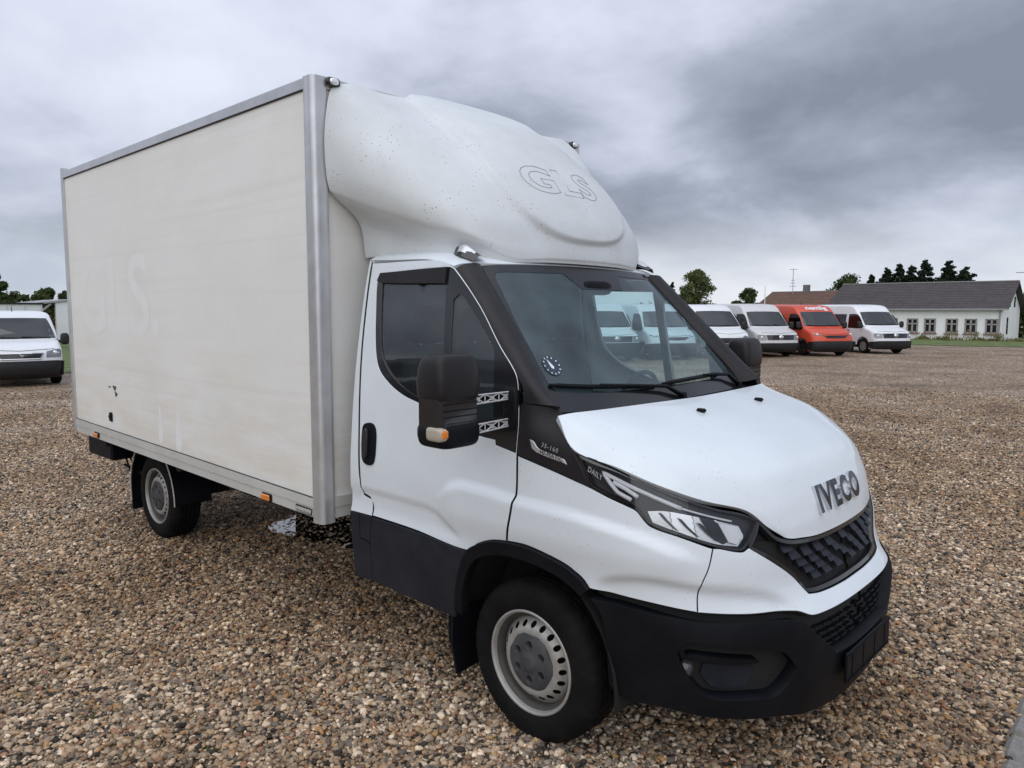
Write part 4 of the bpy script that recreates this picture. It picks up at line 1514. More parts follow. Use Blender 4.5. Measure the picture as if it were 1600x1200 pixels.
# scuff marks and cleaned patches where lettering was peeled off
M_SCUFF = mat('scuff', (0.09, 0.09, 0.095), 0.7, var=.4, vscale=40)
for k, (x_, z_, a_, b_) in enumerate(((-4.295, 1.222, .035, .022), (-4.27, 1.175, .028, .020), (-4.40, 1.224, .030, .006))):
    q = [(x_ + a_ * math.cos(t) * (1 + .35 * math.sin(3.1 * t + k)), z_ + b_ * math.sin(t) * (1 + .3 * math.cos(2.3 * t + k))) for t in np.linspace(0, 2 * PI, 18, endpoint=False)]
    panel('scuff', q, lambda a, b: (a, -BW + .012, b), M_SCUFF, cargo, off=.0008, h=.02, rim=0, gap=0)
tv, tf = text_mesh('GLS.', .80, 0, bold=.012, spacing=1.0)
tv[:, 0] *= 1.62 / (tv[:, 0].max() - tv[:, 0].min())
drape('peeled_lettering', tv, tf, lambda a, b: ((-4.17 + a, -BW + .012, 1.915 + b * 1.03), (0, -1, 0)), M_GHOST, cargo, .0008)
for (x_, z_, w_, h_) in ((-3.43, 1.02, .035, .16), (-3.13, 1.0, .04, .17)):
    q = [(x_ + w_ * math.cos(t) * (1 + .3 * math.sin(3 * t + x_)), z_ + h_ * math.sin(t) * (1 + .15 * math.cos(2 * t))) for t in np.linspace(0, 2 * PI, 20, endpoint=False)]
    panel('peeled_patch', q, lambda a, b: (a, -BW + .012, b), M_GHOST, cargo, off=.0007, h=.03, rim=0, gap=0)

# ---- cab interior
dash = Loft([[(-.10, -.90, 1.05), (-.10, 0, 1.05), (-.10, .90, 1.05)], [(-.32, -.90, 1.12), (-.34, 0, 1.10), (-.32, .90, 1.12)], [(-.34, -.90, 1.24), (-.36, 0, 1.24), (-.34, .90, 1.24)],
             [(-.28, -.90, 1.335), (-.30, 0, 1.345), (-.28, .90, 1.335)], [(-.05, -.88, 1.385), (-.02, 0, 1.395), (-.05, .88, 1.385)], [(.06, -.83, 1.385), (.13, 0, 1.392), (.06, .83, 1.385)]]).grid(24, 20)
mesh_obj('dashboard', [q for r_ in dash for q in r_], grid_faces(24, 20), M_DASH, truck)
st = MB()
ringp = [(-.43 + .10 * math.sin(t) * .45, .48 + .20 * math.cos(t), 1.30 + .18 * math.sin(t)) for t in np.linspace(0, 2 * PI, 28)]
st.tube(ringp, .014, 6, caps=False)
st.tube([(-.43, .28, 1.30), (-.43, .68, 1.30)], .018, 6)
st.tube([(-.43, .48, 1.30), (-.25, .48, 1.20)], .035, 8)
st.obj('steering_wheel', M_SEAT, truck, True)
for yy in (.48, -.22, -.62):
    se = MB()
    wd = .50 if yy > 0 else .40
    se.add(*rbox((-.72, yy, .98), (.50, wd, .16), 4, 20, 12))
    seat = se.obj('seat', M_SEAT, truck, True)
    MB().add(*rbox((-.98, yy, 1.33), (.16, wd * .96, .66), 4, 20, 14, taper=lambda q: [q[0] - .10 * q[2], q[1] * (1 - .12 * max(0, q[2]) / .33), q[2]])).obj('backrest', M_SEAT, seat, True)
    MB().add(*rbox((-1.03, yy, 1.76), (.10, .27, .20), 3.6, 18, 12)).obj('headrest', M_SEAT, seat, True)
    MB().tube([(-1.02, yy - .06, 1.62), (-1.03, yy - .06, 1.72)], .006, 5).tube([(-1.02, yy + .06, 1.62), (-1.03, yy + .06, 1.72)], .006, 5).obj('headrest_posts', M_CHROME, seat)
hl_ = MB()
hl_.box((-.95, 0, 2.02), (.42, 1.60, .05))
hl_.obj('overhead_shelf', M_LINER, truck)
MB().box((-1.165, 0, 1.30), (.012, 1.70, 1.55)).obj('rear_lining', M_LINER, truck)
for sy in (-1, 1):
    MB().box((-.55, .88 * sy, 1.10), (1.0, .05, .38)).obj('door_lining', M_DASH, truck)
MB().add(*rbox((-.365, -.02, 1.955), (.05, .24, .075), 3.4, 16, 10)).obj('sensor_housing', M_TRIM, truck, True)

# ================================================================== ground
STONES = [(0.00, (.035, .033, .032)), (.12, (.30, .28, .26)), (.26, (.42, .355, .285)), (.38, (.15, .15, .155)), (.47, (.36, .30, .235)), (.57, (.60, .57, .52)),
          (.66, (.21, .155, .12)), (.73, (.46, .42, .37)), (.82, (.30, .19, .14)), (.865, (.40, .27, .14)), (.90, (.20, .19, .175)), (.95, (.78, .76, .72))]


def stone_ramp(N):
    r_ = N.new('ShaderNodeValToRGB')
    r_.color_ramp.interpolation = 'CONSTANT'
    e = r_.color_ramp.elements
    while len(e) < len(STONES):
        e.new(.5)
    for el, (p_, c_) in zip(e, STONES):
        el.position = p_
        el.color = (*c_, 1)
    return r_


def gravel_material(name, inst):
    m = bpy.data.materials.new(name)
    m.use_nodes = True
    N, L = m.node_tree.nodes, m.node_tree.links
    b = N['Principled BSDF']
    b.inputs['Roughness'].default_value = .62
    b.inputs['Specular IOR Level'].default_value = .4
    tc = N.new('ShaderNodeTexCoord')
    geo = N.new('ShaderNodeNewGeometry')
    rp = stone_ramp(N)
    if inst:
        oi = N.new('ShaderNodeObjectInfo')
        L.new(oi.outputs['Random'], rp.inputs[0])
        nz = N.new('ShaderNodeTexNoise')
        nz.inputs['Scale'].default_value = 2.5
        nz.inputs['Detail'].default_value = 6
        L.new(tc.outputs['Object'], nz.inputs['Vector'])
        vfac = nz.outputs['Fac']
    else:
        v = N.new('ShaderNodeTexVoronoi')
        v.inputs['Scale'].default_value = 27
        mp = N.new('ShaderNodeMapping')
        mp.inputs['Scale'].default_value = (1, 1, 0)
        L.new(geo.outputs['Position'], mp.inputs[0])
        L.new(mp.outputs[0], v.inputs['Vector'])
        sp = N.new('ShaderNodeSeparateColor')
        L.new(v.outputs['Color'], sp.inputs[0])
        L.new(sp.outputs[0], rp.inputs[0])
        bn = N.new('ShaderNodeBump')
        bn.invert = True
        bn.inputs['Strength'].default_value = .9
        bn.inputs['Distance'].default_value = .012
        L.new(v.outputs['Distance'], bn.inputs['Height'])
        L.new(bn.outputs[0], b.inputs['Normal'])
        vfac = v.outputs['Distance']
    # broad drift of the yard: paler dry patches, browner and mossy ones
    n1 = N.new('ShaderNodeTexNoise')
    n1.inputs['Scale'].default_value = .42
    n1.inputs['Detail'].default_value = 6
    n1.inputs['Roughness'].default_value = .62
    mp2 = N.new('ShaderNodeMapping')
    mp2.inputs['Scale'].default_value = (1, 1, 0)
    L.new(geo.outputs['Position'], mp2.inputs[0])
    L.new(mp2.outputs[0], n1.inputs['Vector'])
    tone = N.new('ShaderNodeValToRGB')
    e = tone.color_ramp.elements
    e.new(.5)
    for el, (p_, c_) in zip(e, ((.30, (.56, .385, .24)), (.46, (.96, .76, .55)), (.68, (1.30, 1.13, .93)))):
        el.position = p_
        el.color = (*c_, 1)
    L.new(n1.outputs['Fac'], tone.inputs[0])
    mx = N.new('ShaderNodeMix')
    mx.data_type = 'RGBA'
    mx.blend_type = 'MULTIPLY'
    mx.inputs[0].default_value = 1.0
    L.new(rp.outputs[0], mx.inputs[6])
    L.new(tone.outputs[0], mx.inputs[7])
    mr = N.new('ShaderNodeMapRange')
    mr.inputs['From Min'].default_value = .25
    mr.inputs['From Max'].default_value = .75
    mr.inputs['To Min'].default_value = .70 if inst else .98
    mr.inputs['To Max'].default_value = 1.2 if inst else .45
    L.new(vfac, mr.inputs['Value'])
    sc_ = N.new('ShaderNodeVectorMath')
    sc_.operation = 'SCALE'
    L.new(mx.outputs[2], sc_.inputs[0])
    L.new(mr.outputs[0], sc_.inputs['Scale'])
    nm = N.new('ShaderNodeTexNoise')
    nm.inputs['Scale'].default_value = 5.0
    nm.inputs['Detail'].default_value = 8
    nm.inputs['Roughness'].default_value = .75
    L.new(mp2.outputs[0], nm.inputs['Vector'])
    mm = N.new('ShaderNodeMapRange')
    mm.inputs['From Min'].default_value = .3
    mm.inputs['From Max'].default_value = .7
    mm.inputs['To Min'].default_value = .72
    mm.inputs['To Max'].default_value = 1.28
    L.new(nm.outputs['Fac'], mm.inputs['Value'])
    s2 = N.new('ShaderNodeVectorMath')
    s2.operation = 'SCALE'
    L.new(sc_.outputs[0], s2.inputs[0])
    L.new(mm.outputs[0], s2.inputs['Scale'])
    L.new(s2.outputs[0], b.inputs['Base Color'])
    return m


M_GRAVEL = gravel_material('gravel_ground', False)
M_PEBBLE = gravel_material('pebble', True)
tag(MB().add([(-900, -900, 0), (900, -900, 0), (900, 900, 0), (-900, 900, 0)], [(0, 1, 2, 3)]).obj('gravel_yard', M_GRAVEL), kind='structure')

# loose pebbles in the near part of the yard (one uncountable mass)
cx0, cy0 = 2.026, -3.236
radii = [2.2, 3.2, 4.2, 5.2, 6.4, 8.0, 10.0, 12.5, 16.0, 20.0]
angs = np.linspace(yaw - R(41), yaw + R(43), 22)
vv, ff, dn = [], [], []
for r_ in radii:
    for a in angs:
        vv.append((cx0 + r_ * math.cos(a), cy0 + r_ * math.sin(a), .0))
na = len(angs)
for i in range(len(radii) - 1):
    for j in range(na - 1):
        ff.append((i * na + j, (i + 1) * na + j, (i + 1) * na + j + 1, i * na + j + 1))
        dn.append((5200, 5200, 4800, 4200, 3300, 2300, 1400, 800, 350)[i])
peb = mesh_obj('loose_gravel', vv, ff, M_PEBBLE, None, False)
tag(peb, 'loose multicoloured pebbles covering the yard around the truck', 'gravel', kind='stuff')
at = peb.data.attributes.new('dens', 'FLOAT', 'FACE')
at.data.foreach_set('value', dn)
ng = bpy.data.node_groups.new('scatter_pebbles', 'GeometryNodeTree')
ng.interface.new_socket('Geometry', in_out='INPUT', socket_type='NodeSocketGeometry')
ng.interface.new_socket('Geometry', in_out='OUTPUT', socket_type='NodeSocketGeometry')
GN, GL = ng.nodes, ng.links
gi, go = GN.new('NodeGroupInput'), GN.new('NodeGroupOutput')
dist = GN.new('GeometryNodeDistributePointsOnFaces')
na_ = GN.new('GeometryNodeInputNamedAttribute')
na_.data_type = 'FLOAT'
na_.inputs['Name'].default_value = 'dens'
GL.new(gi.outputs[0], dist.inputs['Mesh'])
GL.new(na_.outputs['Attribute'], dist.inputs['Density'])
geoms = []
for k in range(5):
    ico = GN.new('GeometryNodeMeshIcoSphere')
    ico.inputs['Radius'].default_value = 1.0
    ico.inputs['Subdivisions'].default_value = 3
    pos = GN.new('GeometryNodeInputPosition')
    nz = GN.new('ShaderNodeTexNoise')
    nz.noise_dimensions = '4D'
    nz.inputs['W'].default_value = k * 3.7
    nz.inputs['Scale'].default_value = .8
    nz.inputs['Detail'].default_value = 1.0
    GL.new(pos.outputs[0], nz.inputs['Vector'])
    sub = GN.new('ShaderNodeVectorMath')
    sub.operation = 'SUBTRACT'
    sub.inputs[1].default_value = (.5, .5, .5)
    GL.new(nz.outputs['Color'], sub.inputs[0])
    scl = GN.new('ShaderNodeVectorMath')
    scl.operation = 'SCALE'
    scl.inputs['Scale'].default_value = 1.3
    GL.new(sub.outputs[0], scl.inputs[0])
    sp_ = GN.new('GeometryNodeSetPosition')
    GL.new(ico.outputs['Mesh'], sp_.inputs['Geometry'])
    GL.new(scl.outputs[0], sp_.inputs['Offset'])
    ss = GN.new('GeometryNodeSetShadeSmooth')
    GL.new(sp_.outputs[0], ss.inputs[0])
    sm = GN.new('GeometryNodeSetMaterial')
    sm.inputs['Material'].default_value = M_PEBBLE
    GL.new(ss.outputs[0], sm.inputs['Geometry'])
    g2 = GN.new('GeometryNodeGeometryToInstance')
    GL.new(sm.outputs[0], g2.inputs[0])
    geoms.append(g2)
jn = GN.new('GeometryNodeJoinGeometry')
for g2 in geoms:
    GL.new(g2.outputs[0], jn.inputs[0])
lift = GN.new('FunctionNodeRandomValue')
lift.data_type = 'FLOAT_VECTOR'
lift.inputs[0].default_value = (0, 0, -.004)
lift.inputs[1].default_value = (0, 0, .012)
lift.inputs['Seed'].default_value = 21
spl = GN.new('GeometryNodeSetPosition')
GL.new(dist.outputs['Points'], spl.inputs['Geometry'])
GL.new(lift.outputs[0], spl.inputs['Offset'])
iop = GN.new('GeometryNodeInstanceOnPoints')
iop.inputs['Pick Instance'].default_value = True
GL.new(spl.outputs[0], iop.inputs['Points'])
GL.new(jn.outputs[0], iop.inputs['Instance'])
rv = GN.new('FunctionNodeRandomValue')
rv.data_type = 'FLOAT_VECTOR'
rv.inputs[0].default_value = (-.35, -.35, 0)
rv.inputs[1].default_value = (.35, .35, 6.28)
GL.new(rv.outputs[0], iop.inputs['Rotation'])
r1 = GN.new('FunctionNodeRandomValue')
r1.data_type = 'FLOAT_VECTOR'
r1.inputs[0].default_value = (.75, .6, .45)
r1.inputs[1].default_value = (1.30, 1.0, .85)
r1.inputs['Seed'].default_value = 5
r2_ = GN.new('FunctionNodeRandomValue')
r2_.data_type = 'FLOAT'
r2_.inputs[2].default_value = 0.0
r2_.inputs[3].default_value = 1.0
r2_.inputs['Seed'].default_value = 9
pw = GN.new('ShaderNodeMath')
pw.operation = 'POWER'
pw.inputs[1].default_value = 2.6
GL.new(r2_.outputs[1], pw.inputs[0])
ma = GN.new('ShaderNodeMath')
ma.operation = 'MULTIPLY_ADD'
ma.inputs[1].default_value = .0120
ma.inputs[2].default_value = .0066
GL.new(pw.outputs[0], ma.inputs[0])
vs_ = GN.new('ShaderNodeVectorMath')
vs_.operation = 'SCALE'
GL.new(r1.outputs[0], vs_.inputs[0])
GL.new(ma.outputs[0], vs_.inputs['Scale'])
GL.new(vs_.outputs[0], iop.inputs['Scale'])
GL.new(iop.outputs[0], go.inputs[0])
md = peb.modifiers.new('scatter', 'NODES')
md.node_group = ng

# shallow puddle under the cargo box
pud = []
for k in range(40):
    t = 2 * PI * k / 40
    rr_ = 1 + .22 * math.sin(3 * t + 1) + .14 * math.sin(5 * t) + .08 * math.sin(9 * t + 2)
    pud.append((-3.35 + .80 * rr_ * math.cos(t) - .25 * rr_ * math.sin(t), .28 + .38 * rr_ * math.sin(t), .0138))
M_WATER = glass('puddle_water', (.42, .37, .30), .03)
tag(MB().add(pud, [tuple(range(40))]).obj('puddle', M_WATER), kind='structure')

# granite setts of the kerb at the lower right corner
M_SETT = mat('granite', (.235, .22, .21), .75, var=.25, vscale=30, bump=.5, bscale=90, dirt=(.10, .10, .07), dscale=9, damt=.5)
kerb = tag(empty('kerb', (1.745, -.4, 0)), kind='structure')
sett = None
kd = Vector((-.03, .52, 0)).normalized()
for k in range(9):
    if sett is None:
        so = MB().box((0, 0, 0), (.20, .195, .14), None, .022).obj('kerb_stone', M_SETT, kerb)
        sett = so.data
    else:
        so = bpy.data.objects.new('kerb_stone', sett)
        COL.objects.link(so)
        so.parent = kerb
    yk = -.30 + .215 * k
    so.location = (-.08 - .028 * k * .4 + random.uniform(-.004, .004), yk, -.035 + random.uniform(-.004, .004))
    so.rotation_euler = (random.uniform(-.02, .02), random.uniform(-.02, .02), random.uniform(-.03, .03) + .02)
# moss and weeds between the pebbles
M_WEED = mat('weed', (.085, .12, .030), .8, var=.4, vscale=30)
wv, wf = [], []
for (wx, wy, nn) in ((-2.2, -1.9, 60), (-1.95, -2.35, 50), (-1.55, -2.2, 70), (-1.2, -2.05, 50), (-2.7, -2.2, 40), (-1.85, -2.75, 60), (-.9, -1.95, 30), (2.6, 5.6, 40), (2.2, 3.4, 50), (1.9, 1.6, 60), (-4.6, -2.0, 40), (-1.35, -2.55, 60)):
    for k in range(nn):
        a, d_ = random.uniform(0, 2 * PI), abs(random.gauss(0, .055))
        x_, y_ = wx + d_ * math.cos(a), wy + d_ * math.sin(a) * 1.0
        hgt, b_ = random.uniform(.012, .030), random.uniform(0, 2 * PI)
        w_ = random.uniform(.0025, .005)
        lx, ly = random.uniform(-.018, .018), random.uniform(-.018, .018)
        i0 = len(wv)
        wv += [(x_ - w_ * math.cos(b_), y_ - w_ * math.sin(b_), .0), (x_ + w_ * math.cos(b_), y_ + w_ * math.sin(b_), .0), (x_ + lx, y_ + ly, hgt)]
        wf.append((i0, i0 + 1, i0 + 2))
tag(mesh_obj('weeds', wv, wf, M_WEED, None, False), 'small green weeds growing between the pebbles', 'weeds', kind='stuff')

# ================================================================== parked vans
M_VGLASS = glass('van_glass', (.30, .36, .37), .055, fmul=1.0)
M_VDARK = mat('van_inside', (.022, .023, .025), .8)
M_VWHITE = mat('van_white', (.76, .78, .80), .35, coat=.3, var=.03, vscale=1.5, dirt=(.42, .40, .36), dscale=1.2, damt=.12)
M_VGREY = mat('van_pale_grey', (.60, .60, .60), .35, coat=.3, var=.03, vscale=1.5, dirt=(.42, .40, .36), dscale=1.2, damt=.12)
M_VRED = mat('van_red', (.62, .065, .022), .38, coat=.3, var=.06, vscale=1.5, dirt=(.35, .12, .07), dscale=1.2, damt=.2)
M_VLAMP = mat('van_lamp', (.20, .21, .225), .12, metal=.3, coat=.5)
M_VBUMP = mat('van_bumper', (.011, .0115, .013), .55, var=.2)
M_VRIM = mat('van_rim', (.20, .20, .20), .5, metal=.3, var=.2)
M_VSEAT = mat('van_seat', (.05, .05, .055), .9)


def simple_wheel(parent, x, y, sgn, R0, w, cap):
    wh = empty('wheel', (x, y, R0), 0, parent)
    hw, ri = w / 2, R0 * .62
    MB().lathe([(ri, hw - .02), (ri + .02, hw), (R0 - .05, hw + .003), (R0 - .012, hw - .02), (R0, hw - .04), (R0, -hw + .04), (R0 - .03, -hw), (ri, -hw)], (0, 0, 0), 'y', 36, sgn).obj('tyre', M_RUBBER, wh, True, angle=45)
    MB().lathe([(ri + .002, hw - .012), (ri - .012, hw - .010), (ri - .03, hw - .03), (ri * .72, hw - .020), (ri * .45, hw - .008), (ri * .3, hw - .022), (0, hw - .020)], (0, 0, 0), 'y', 28, sgn).obj('rim', cap, wh, True)
    return wh


def van(name, label, cat, loc, head, prof, W, kc, side_wins, door_win, paint, K, wheels, R0=.335, tumble=.13, group=None, face='bar', sill=.30, arch=.42,
        planf=.42, planw=.20, lower=None, cap=None, mirror=(-.05, 1.22), roofcol=None):
    """kc: profile indices (bumper top, grille low, grille top, bonnet rear, screen bottom, screen top, roof start)"""
    root = tag(empty(name, loc, head), label, cat, group)
    prof = np.array(prof, float)
    n = len(prof) - 1
    H = prof[:, 1].max()
    body_w = lambda z: W * (1 - tumble * max(0.0, (z - .95) / (H - .95)) ** 1.6) * (1 - .05 * max(0, (.6 - z) / .6))
    kb, k1, k2, kh, ks, kt, kr = kc
    pf = pchip([0, kh, ks, kt, kr, n], [planf, planf, planw, planw * .8, .02, .02])
    cf = pchip([0, kh, ks, kt, kr, kr + 1, n], [0, .03, .02, .05, .10, .13, .13])

    def fp(u, k):
        x, z = cr(prof, min(max(k / n, 0), 1))
        a = min(abs(u), 1.0)
        e = 1 - max(0.0, 1 - a ** 2.7) ** (1 / 2.7)
        e4 = 1 - max(0.0, 1 - a ** 5) ** (1 / 5)
        x -= pf(k) * e
        z -= cf(k) * e4
        return np.array((x, u * body_w(z), z))
    us = [-1, -.995, -.98, -.95, -.9, -.82, -.7, -.5, -.25, 0, .25, .5, .7, .82, .9, .95, .98, .995, 1]
    ks_ = np.linspace(0, n, n * 4 + 1)
    V = [fp(u, k) for k in ks_ for u in us]
    nu, nv = len(us) - 1, len(ks_) - 1
    body = mesh_obj('body', V, [f[::-1] for f in grid_faces(nu, nv)] if False else grid_faces(nu, nv), paint, root, True, angle=50)
    # outer side sheets with wheel openings
    edge = [(float(fp(1, k)[0]), float(fp(1, k)[2])) for k in ks_]
    low = []
    xr = edge[-1][0]
    for wx in wheels[::-1]:
        low += [(wx + arch * math.cos(t), max(sill, R0 + arch * math.sin(t))) for t in np.linspace(PI - .12, .12, 11)]
    outline = edge + [(xr, sill)] + low + [(edge[0][0], sill)]
    clean = []
    for q in outline:
        if not clean or math.hypot(q[0] - clean[-1][0], q[1] - clean[-1][1]) > .012:
            clean.append(q)
    for sg in (False, True):
        sp = panel('body_side', clean, lambda a, b: (a, -body_w(b), b), paint, root, h=.22, hb=.3, rim=.03, gap=0, mirror=sg, smooth_ang=5)
        for wq in ([door_win] if door_win else []):
            panel('door_window', wq, lambda a, b: (a, -body_w(b), b), M_VGLASS, root, off=.006, h=.2, rim=.004, gap=0, mirror=sg)
            panel('door_opening', wq, lambda a, b: (a, -body_w(b), b), M_VDARK, root, off=.002, h=.2, rim=0, gap=-.012, mirror=sg)
        for wq in side_wins:
            panel('side_window', wq, lambda a, b: (a, -body_w(b), b), M_GLOSSB, root, off=.006, h=.2, rim=.004, gap=0, mirror=sg)
        if lower:
            panel('lower_trim', lower, lambda a, b: (a, -body_w(b), b), M_VBUMP, root, off=.010, h=.2, rim=.01, gap=0, mirror=sg)
        # door seams and handle
        dx0, dx1 = (min(q[0] for q in door_win) - .06, max(q[0] for q in door_win) + .10) if door_win else (-1, 0)
        zt_ = min(q[1] for q in door_win) if door_win else 1.2
        sy = 1 if sg else -1
        MB().box((dx0, body_w(.85) * sy, (.40 + zt_) / 2), (.012, .008, zt_ - .42)).obj('door_seam', M_VDARK, root)
        MB().box((dx0 + .12, (body_w(1.0) + .012) * sy, zt_ - .10), (.14, .03, .035), None, .01).obj('door_handle', M_VBUMP, root)
        # sliding door rail, rub strip and panel seams
        xr_ = wheels[-1] + arch + .12
        MB().box(((dx0 - .05 + xr_) / 2, (body_w(.74) + .006) * sy, .74), (dx0 - .05 - xr_, .022, .07), None, .008).obj('rub_strip', M_VBUMP, root)
        for xs in (dx0 - 1.35, dx0 - 2.4):
            if xs > edge[-1][0] + .3:
                MB().box((xs, (body_w(1.2) + .001) * sy, 1.15), (.012, .01, 1.35)).obj('panel_seam', M_VDARK, root)
    S = .34                                            # index -> roughly metres
    sf = lambda a, b: fp(a / W, b / S)

    def fpan(nm, q, m_, off, **kw):
        return panel(nm, [(u * W, k * S) for u, k in q], sf, m_, root, off=off, h=.12, hb=.07, gap=0, **kw)
    # screen
    d_ = .04
    wsq = [(-.93, ks + .08), (-.5, ks + .02), (0, ks), (.5, ks + .02), (.93, ks + .08), (.90, (ks + kt) / 2), (.86, kt - .05), (.4, kt), (-.4, kt), (-.86, kt - .05), (-.90, (ks + kt) / 2)]
    fpan('screen_opening', wsq, M_VDARK, .002, rim=0)
    fpan('windscreen', wsq, M_VGLASS, .010, rim=.006)
    for a0, a1 in ((-.80, .05), (.10, .80)):
        MB().tube([fp(a0, ks + .16) + np.array((.02, 0, .02)), fp((a0 + a1) / 2, ks + .12) + np.array((.025, 0, .025)), fp(a1, ks + .05) + np.array((.02, 0, .02))], .012, 5).obj('wiper', M_VBUMP, root)
    # bonnet shut line, header seam
    MB().tube([fp(u, kh - 2.2 + .5 * abs(u)) + np.array((.004, 0, .004)) for u in np.linspace(-.8, .8, 9)], .005, 4).obj('bonnet_line', M_VDARK, root)
    # seats and mirror seen through the screen
    # bumper wraps round the corners
    fpan('bumper', [(-.972, .12), (-.6, .02), (0, 0), (.6, .02), (.972, .12), (.972, kb - .15), (.8, kb), (0, kb), (-.8, kb), (-.972, kb - .15)], M_VBUMP, .026, rim=.04)
    xe, ze = fp(.97, kb * .5)[0], fp(.97, kb - .15)[2]
    for sg in (False, True):
        panel('bumper_corner', [(xe + .06, .24), (wheels[0] + arch * .97, .26), (wheels[0] + arch * 1.0, ze - .02), (xe + .06, ze)], lambda a, b: (a, -body_w(b), b), M_VBUMP, root, off=.016, h=.2, rim=.03, gap=0, mirror=sg)
    fpan('number_plate_recess', [(-.28, kb * .45), (.28, kb * .45), (.28, kb * .8), (-.28, kb * .8)], M_VDARK, .018, rim=0)
    if face == 'bar':          # wide slatted grille between the lamps
        fpan('grille', [(-.62, k1), (.62, k1), (.64, k2), (-.64, k2)], M_GLOSSB, .010, rim=.01)
        for kk in (.25, .5, .75):
            q = k1 + (k2 - k1) * kk
            MB().tube([fp(u, q) + np.array((.018, 0, 0)) for u in (-.6, -.3, 0, .3, .6)], .006, 5).obj('grille_bar', M_LAMPIN, root)
        em = fp(0, (k1 + k2) / 2)
        e_ = MB().lathe([(0, .03), (.095, .028), (.108, 0)], tuple(em + np.array((.012, 0, 0))), 'x', 24).obj('emblem', M_CHROME, root, True)
        lampq = [(.66, k1), (.66, k2 - .02), (.90, k2 + .10), (.965, k2 + .02), (.95, k1 + .10), (.86, k1)]
    elif face == 'box':        # low framed grille, dark surround, lamps above
        fpan('front_mask', [(-.97, kb - .1), (.97, kb - .1), (.95, k2 - .05), (.60, k2 - .02), (.50, k1 - .1), (-.50, k1 - .1), (-.60, k2 - .02), (-.95, k2 - .05)], M_VBUMP, .012, rim=.01)
        fpan('grille_surround', [(-.46, k1 - .12), (.46, k1 - .12), (.54, k2 - .08), (-.54, k2 - .08)], M_VWHITE, .022, rim=.02)
        fpan('grille', [(-.41, k1 - .02), (.41, k1 - .02), (.47, k2 - .16), (-.47, k2 - .16)], M_GLOSSB, .026, rim=.004)
        lampq = [(.58, k2 + .05), (.64, k2 + .28), (.88, k2 + .62), (.975, k2 + .70), (.97, k2 + .25), (.80, k2 + .03)]
    elif face == 'smile':      # curved dark grille under the bonnet edge
        fpan('grille', [(-.62, k2 - .02), (-.42, k1 + .05), (0, k1 - .05), (.42, k1 + .05), (.62, k2 - .02), (.35, k2 - .12), (0, k2 - .14), (-.35, k2 - .12)], M_GLOSSB, .012, rim=.01)
        lampq = [(.60, k2 - .05), (.66, k2 + .12), (.86, k2 + .50), (.955, k2 + .75), (.94, k2 + .40), (.80, k2 + .05)]
    else:                      # low car-like face
        fpan('grille', [(-.45, k1), (.45, k1), (.52, k2), (-.52, k2)], M_GLOSSB, .016, rim=.01)
        for q in ([(-.52, k2), (-.45, k1)], [(-.45, k1), (.45, k1)], [(.45, k1), (.52, k2)], [(.52, k2), (-.52, k2)]):
            MB().tube([fp(q[0][0] + (q[1][0] - q[0][0]) * t, q[0][1] + (q[1][1] - q[0][1]) * t) + np.array((.018, 0, 0)) for t in (0, .25, .5, .75, 1)], .014, 6).obj('chrome_strip', M_CHROME, root)
        em = fp(0, (k1 + k2) / 2)
        mb = MB()
        for (a, b, c_, e2) in ((-.05, .07, .03, -.02), (.05, .07, -.02, -.06), (-.01, .03, .06, .01), (-.03, .0, -.06, -.07)):
            mb.tube([em + np.array((.03, a, b)), em + np.array((.03, c_, e2))], .013, 5)
        mb.obj('emblem', M_CHROME, root)
        lampq = [(.58, k1 + .25), (.60, k2 + .30), (.80, k2 + .72), (.93, k2 + .85), (.955, k2 + .1), (.93, k1 + .2)]
    for s_ in (1, -1):
        q = [(u * s_, k) for u, k in lampq]
        hl = fpan('headlight', q, M_VLAMP, .012, rim=.012)
        c_ = fp(sum(u for u, k in q) / len(q), sum(k for u, k in q) / len(q))
        MB().add(*rbox(c_ + np.array((.006, 0, 0)), (.05, .11, .10), 2.4, 14, 10)).obj('lamp_bowl', M_REFL, hl, True)
    # mirrors on arms
    for sy in (-1, 1):
        mx, mz = mirror
        yb = body_w(mz)
        mo = MB().add(*rbox((mx - .02, (yb + .15) * sy, mz + .06), (.13, .20, .30), 3.2, 18, 12)).obj('mirror', M_VBUMP, root, True)
        MB().box((mx, (yb + .04) * sy, mz), (.08, .16, .07), None, .015).obj('mirror_arm', M_VBUMP, mo)
    for wx in wheels:
        for sy in (-1, 1):
            simple_wheel(root, wx, (W - .13) * sy, sy, R0, .22, cap or M_VRIM)
    un = MB()
    un.box(((wheels[0] + wheels[-1]) / 2, 0, .38), (wheels[0] - wheels[-1] + 1.0, W * 1.5, .26))
    un.obj('underbody', M_DARK, root)
    ant = fp(0.0, kr + .45)
    MB().tube([ant, ant + np.array((-.05, 0, .16))], [.014, .005], 5).obj('aerial', M_VBUMP, root)
    root['_fp'] = 0
    del root['_fp']
    return root, fp


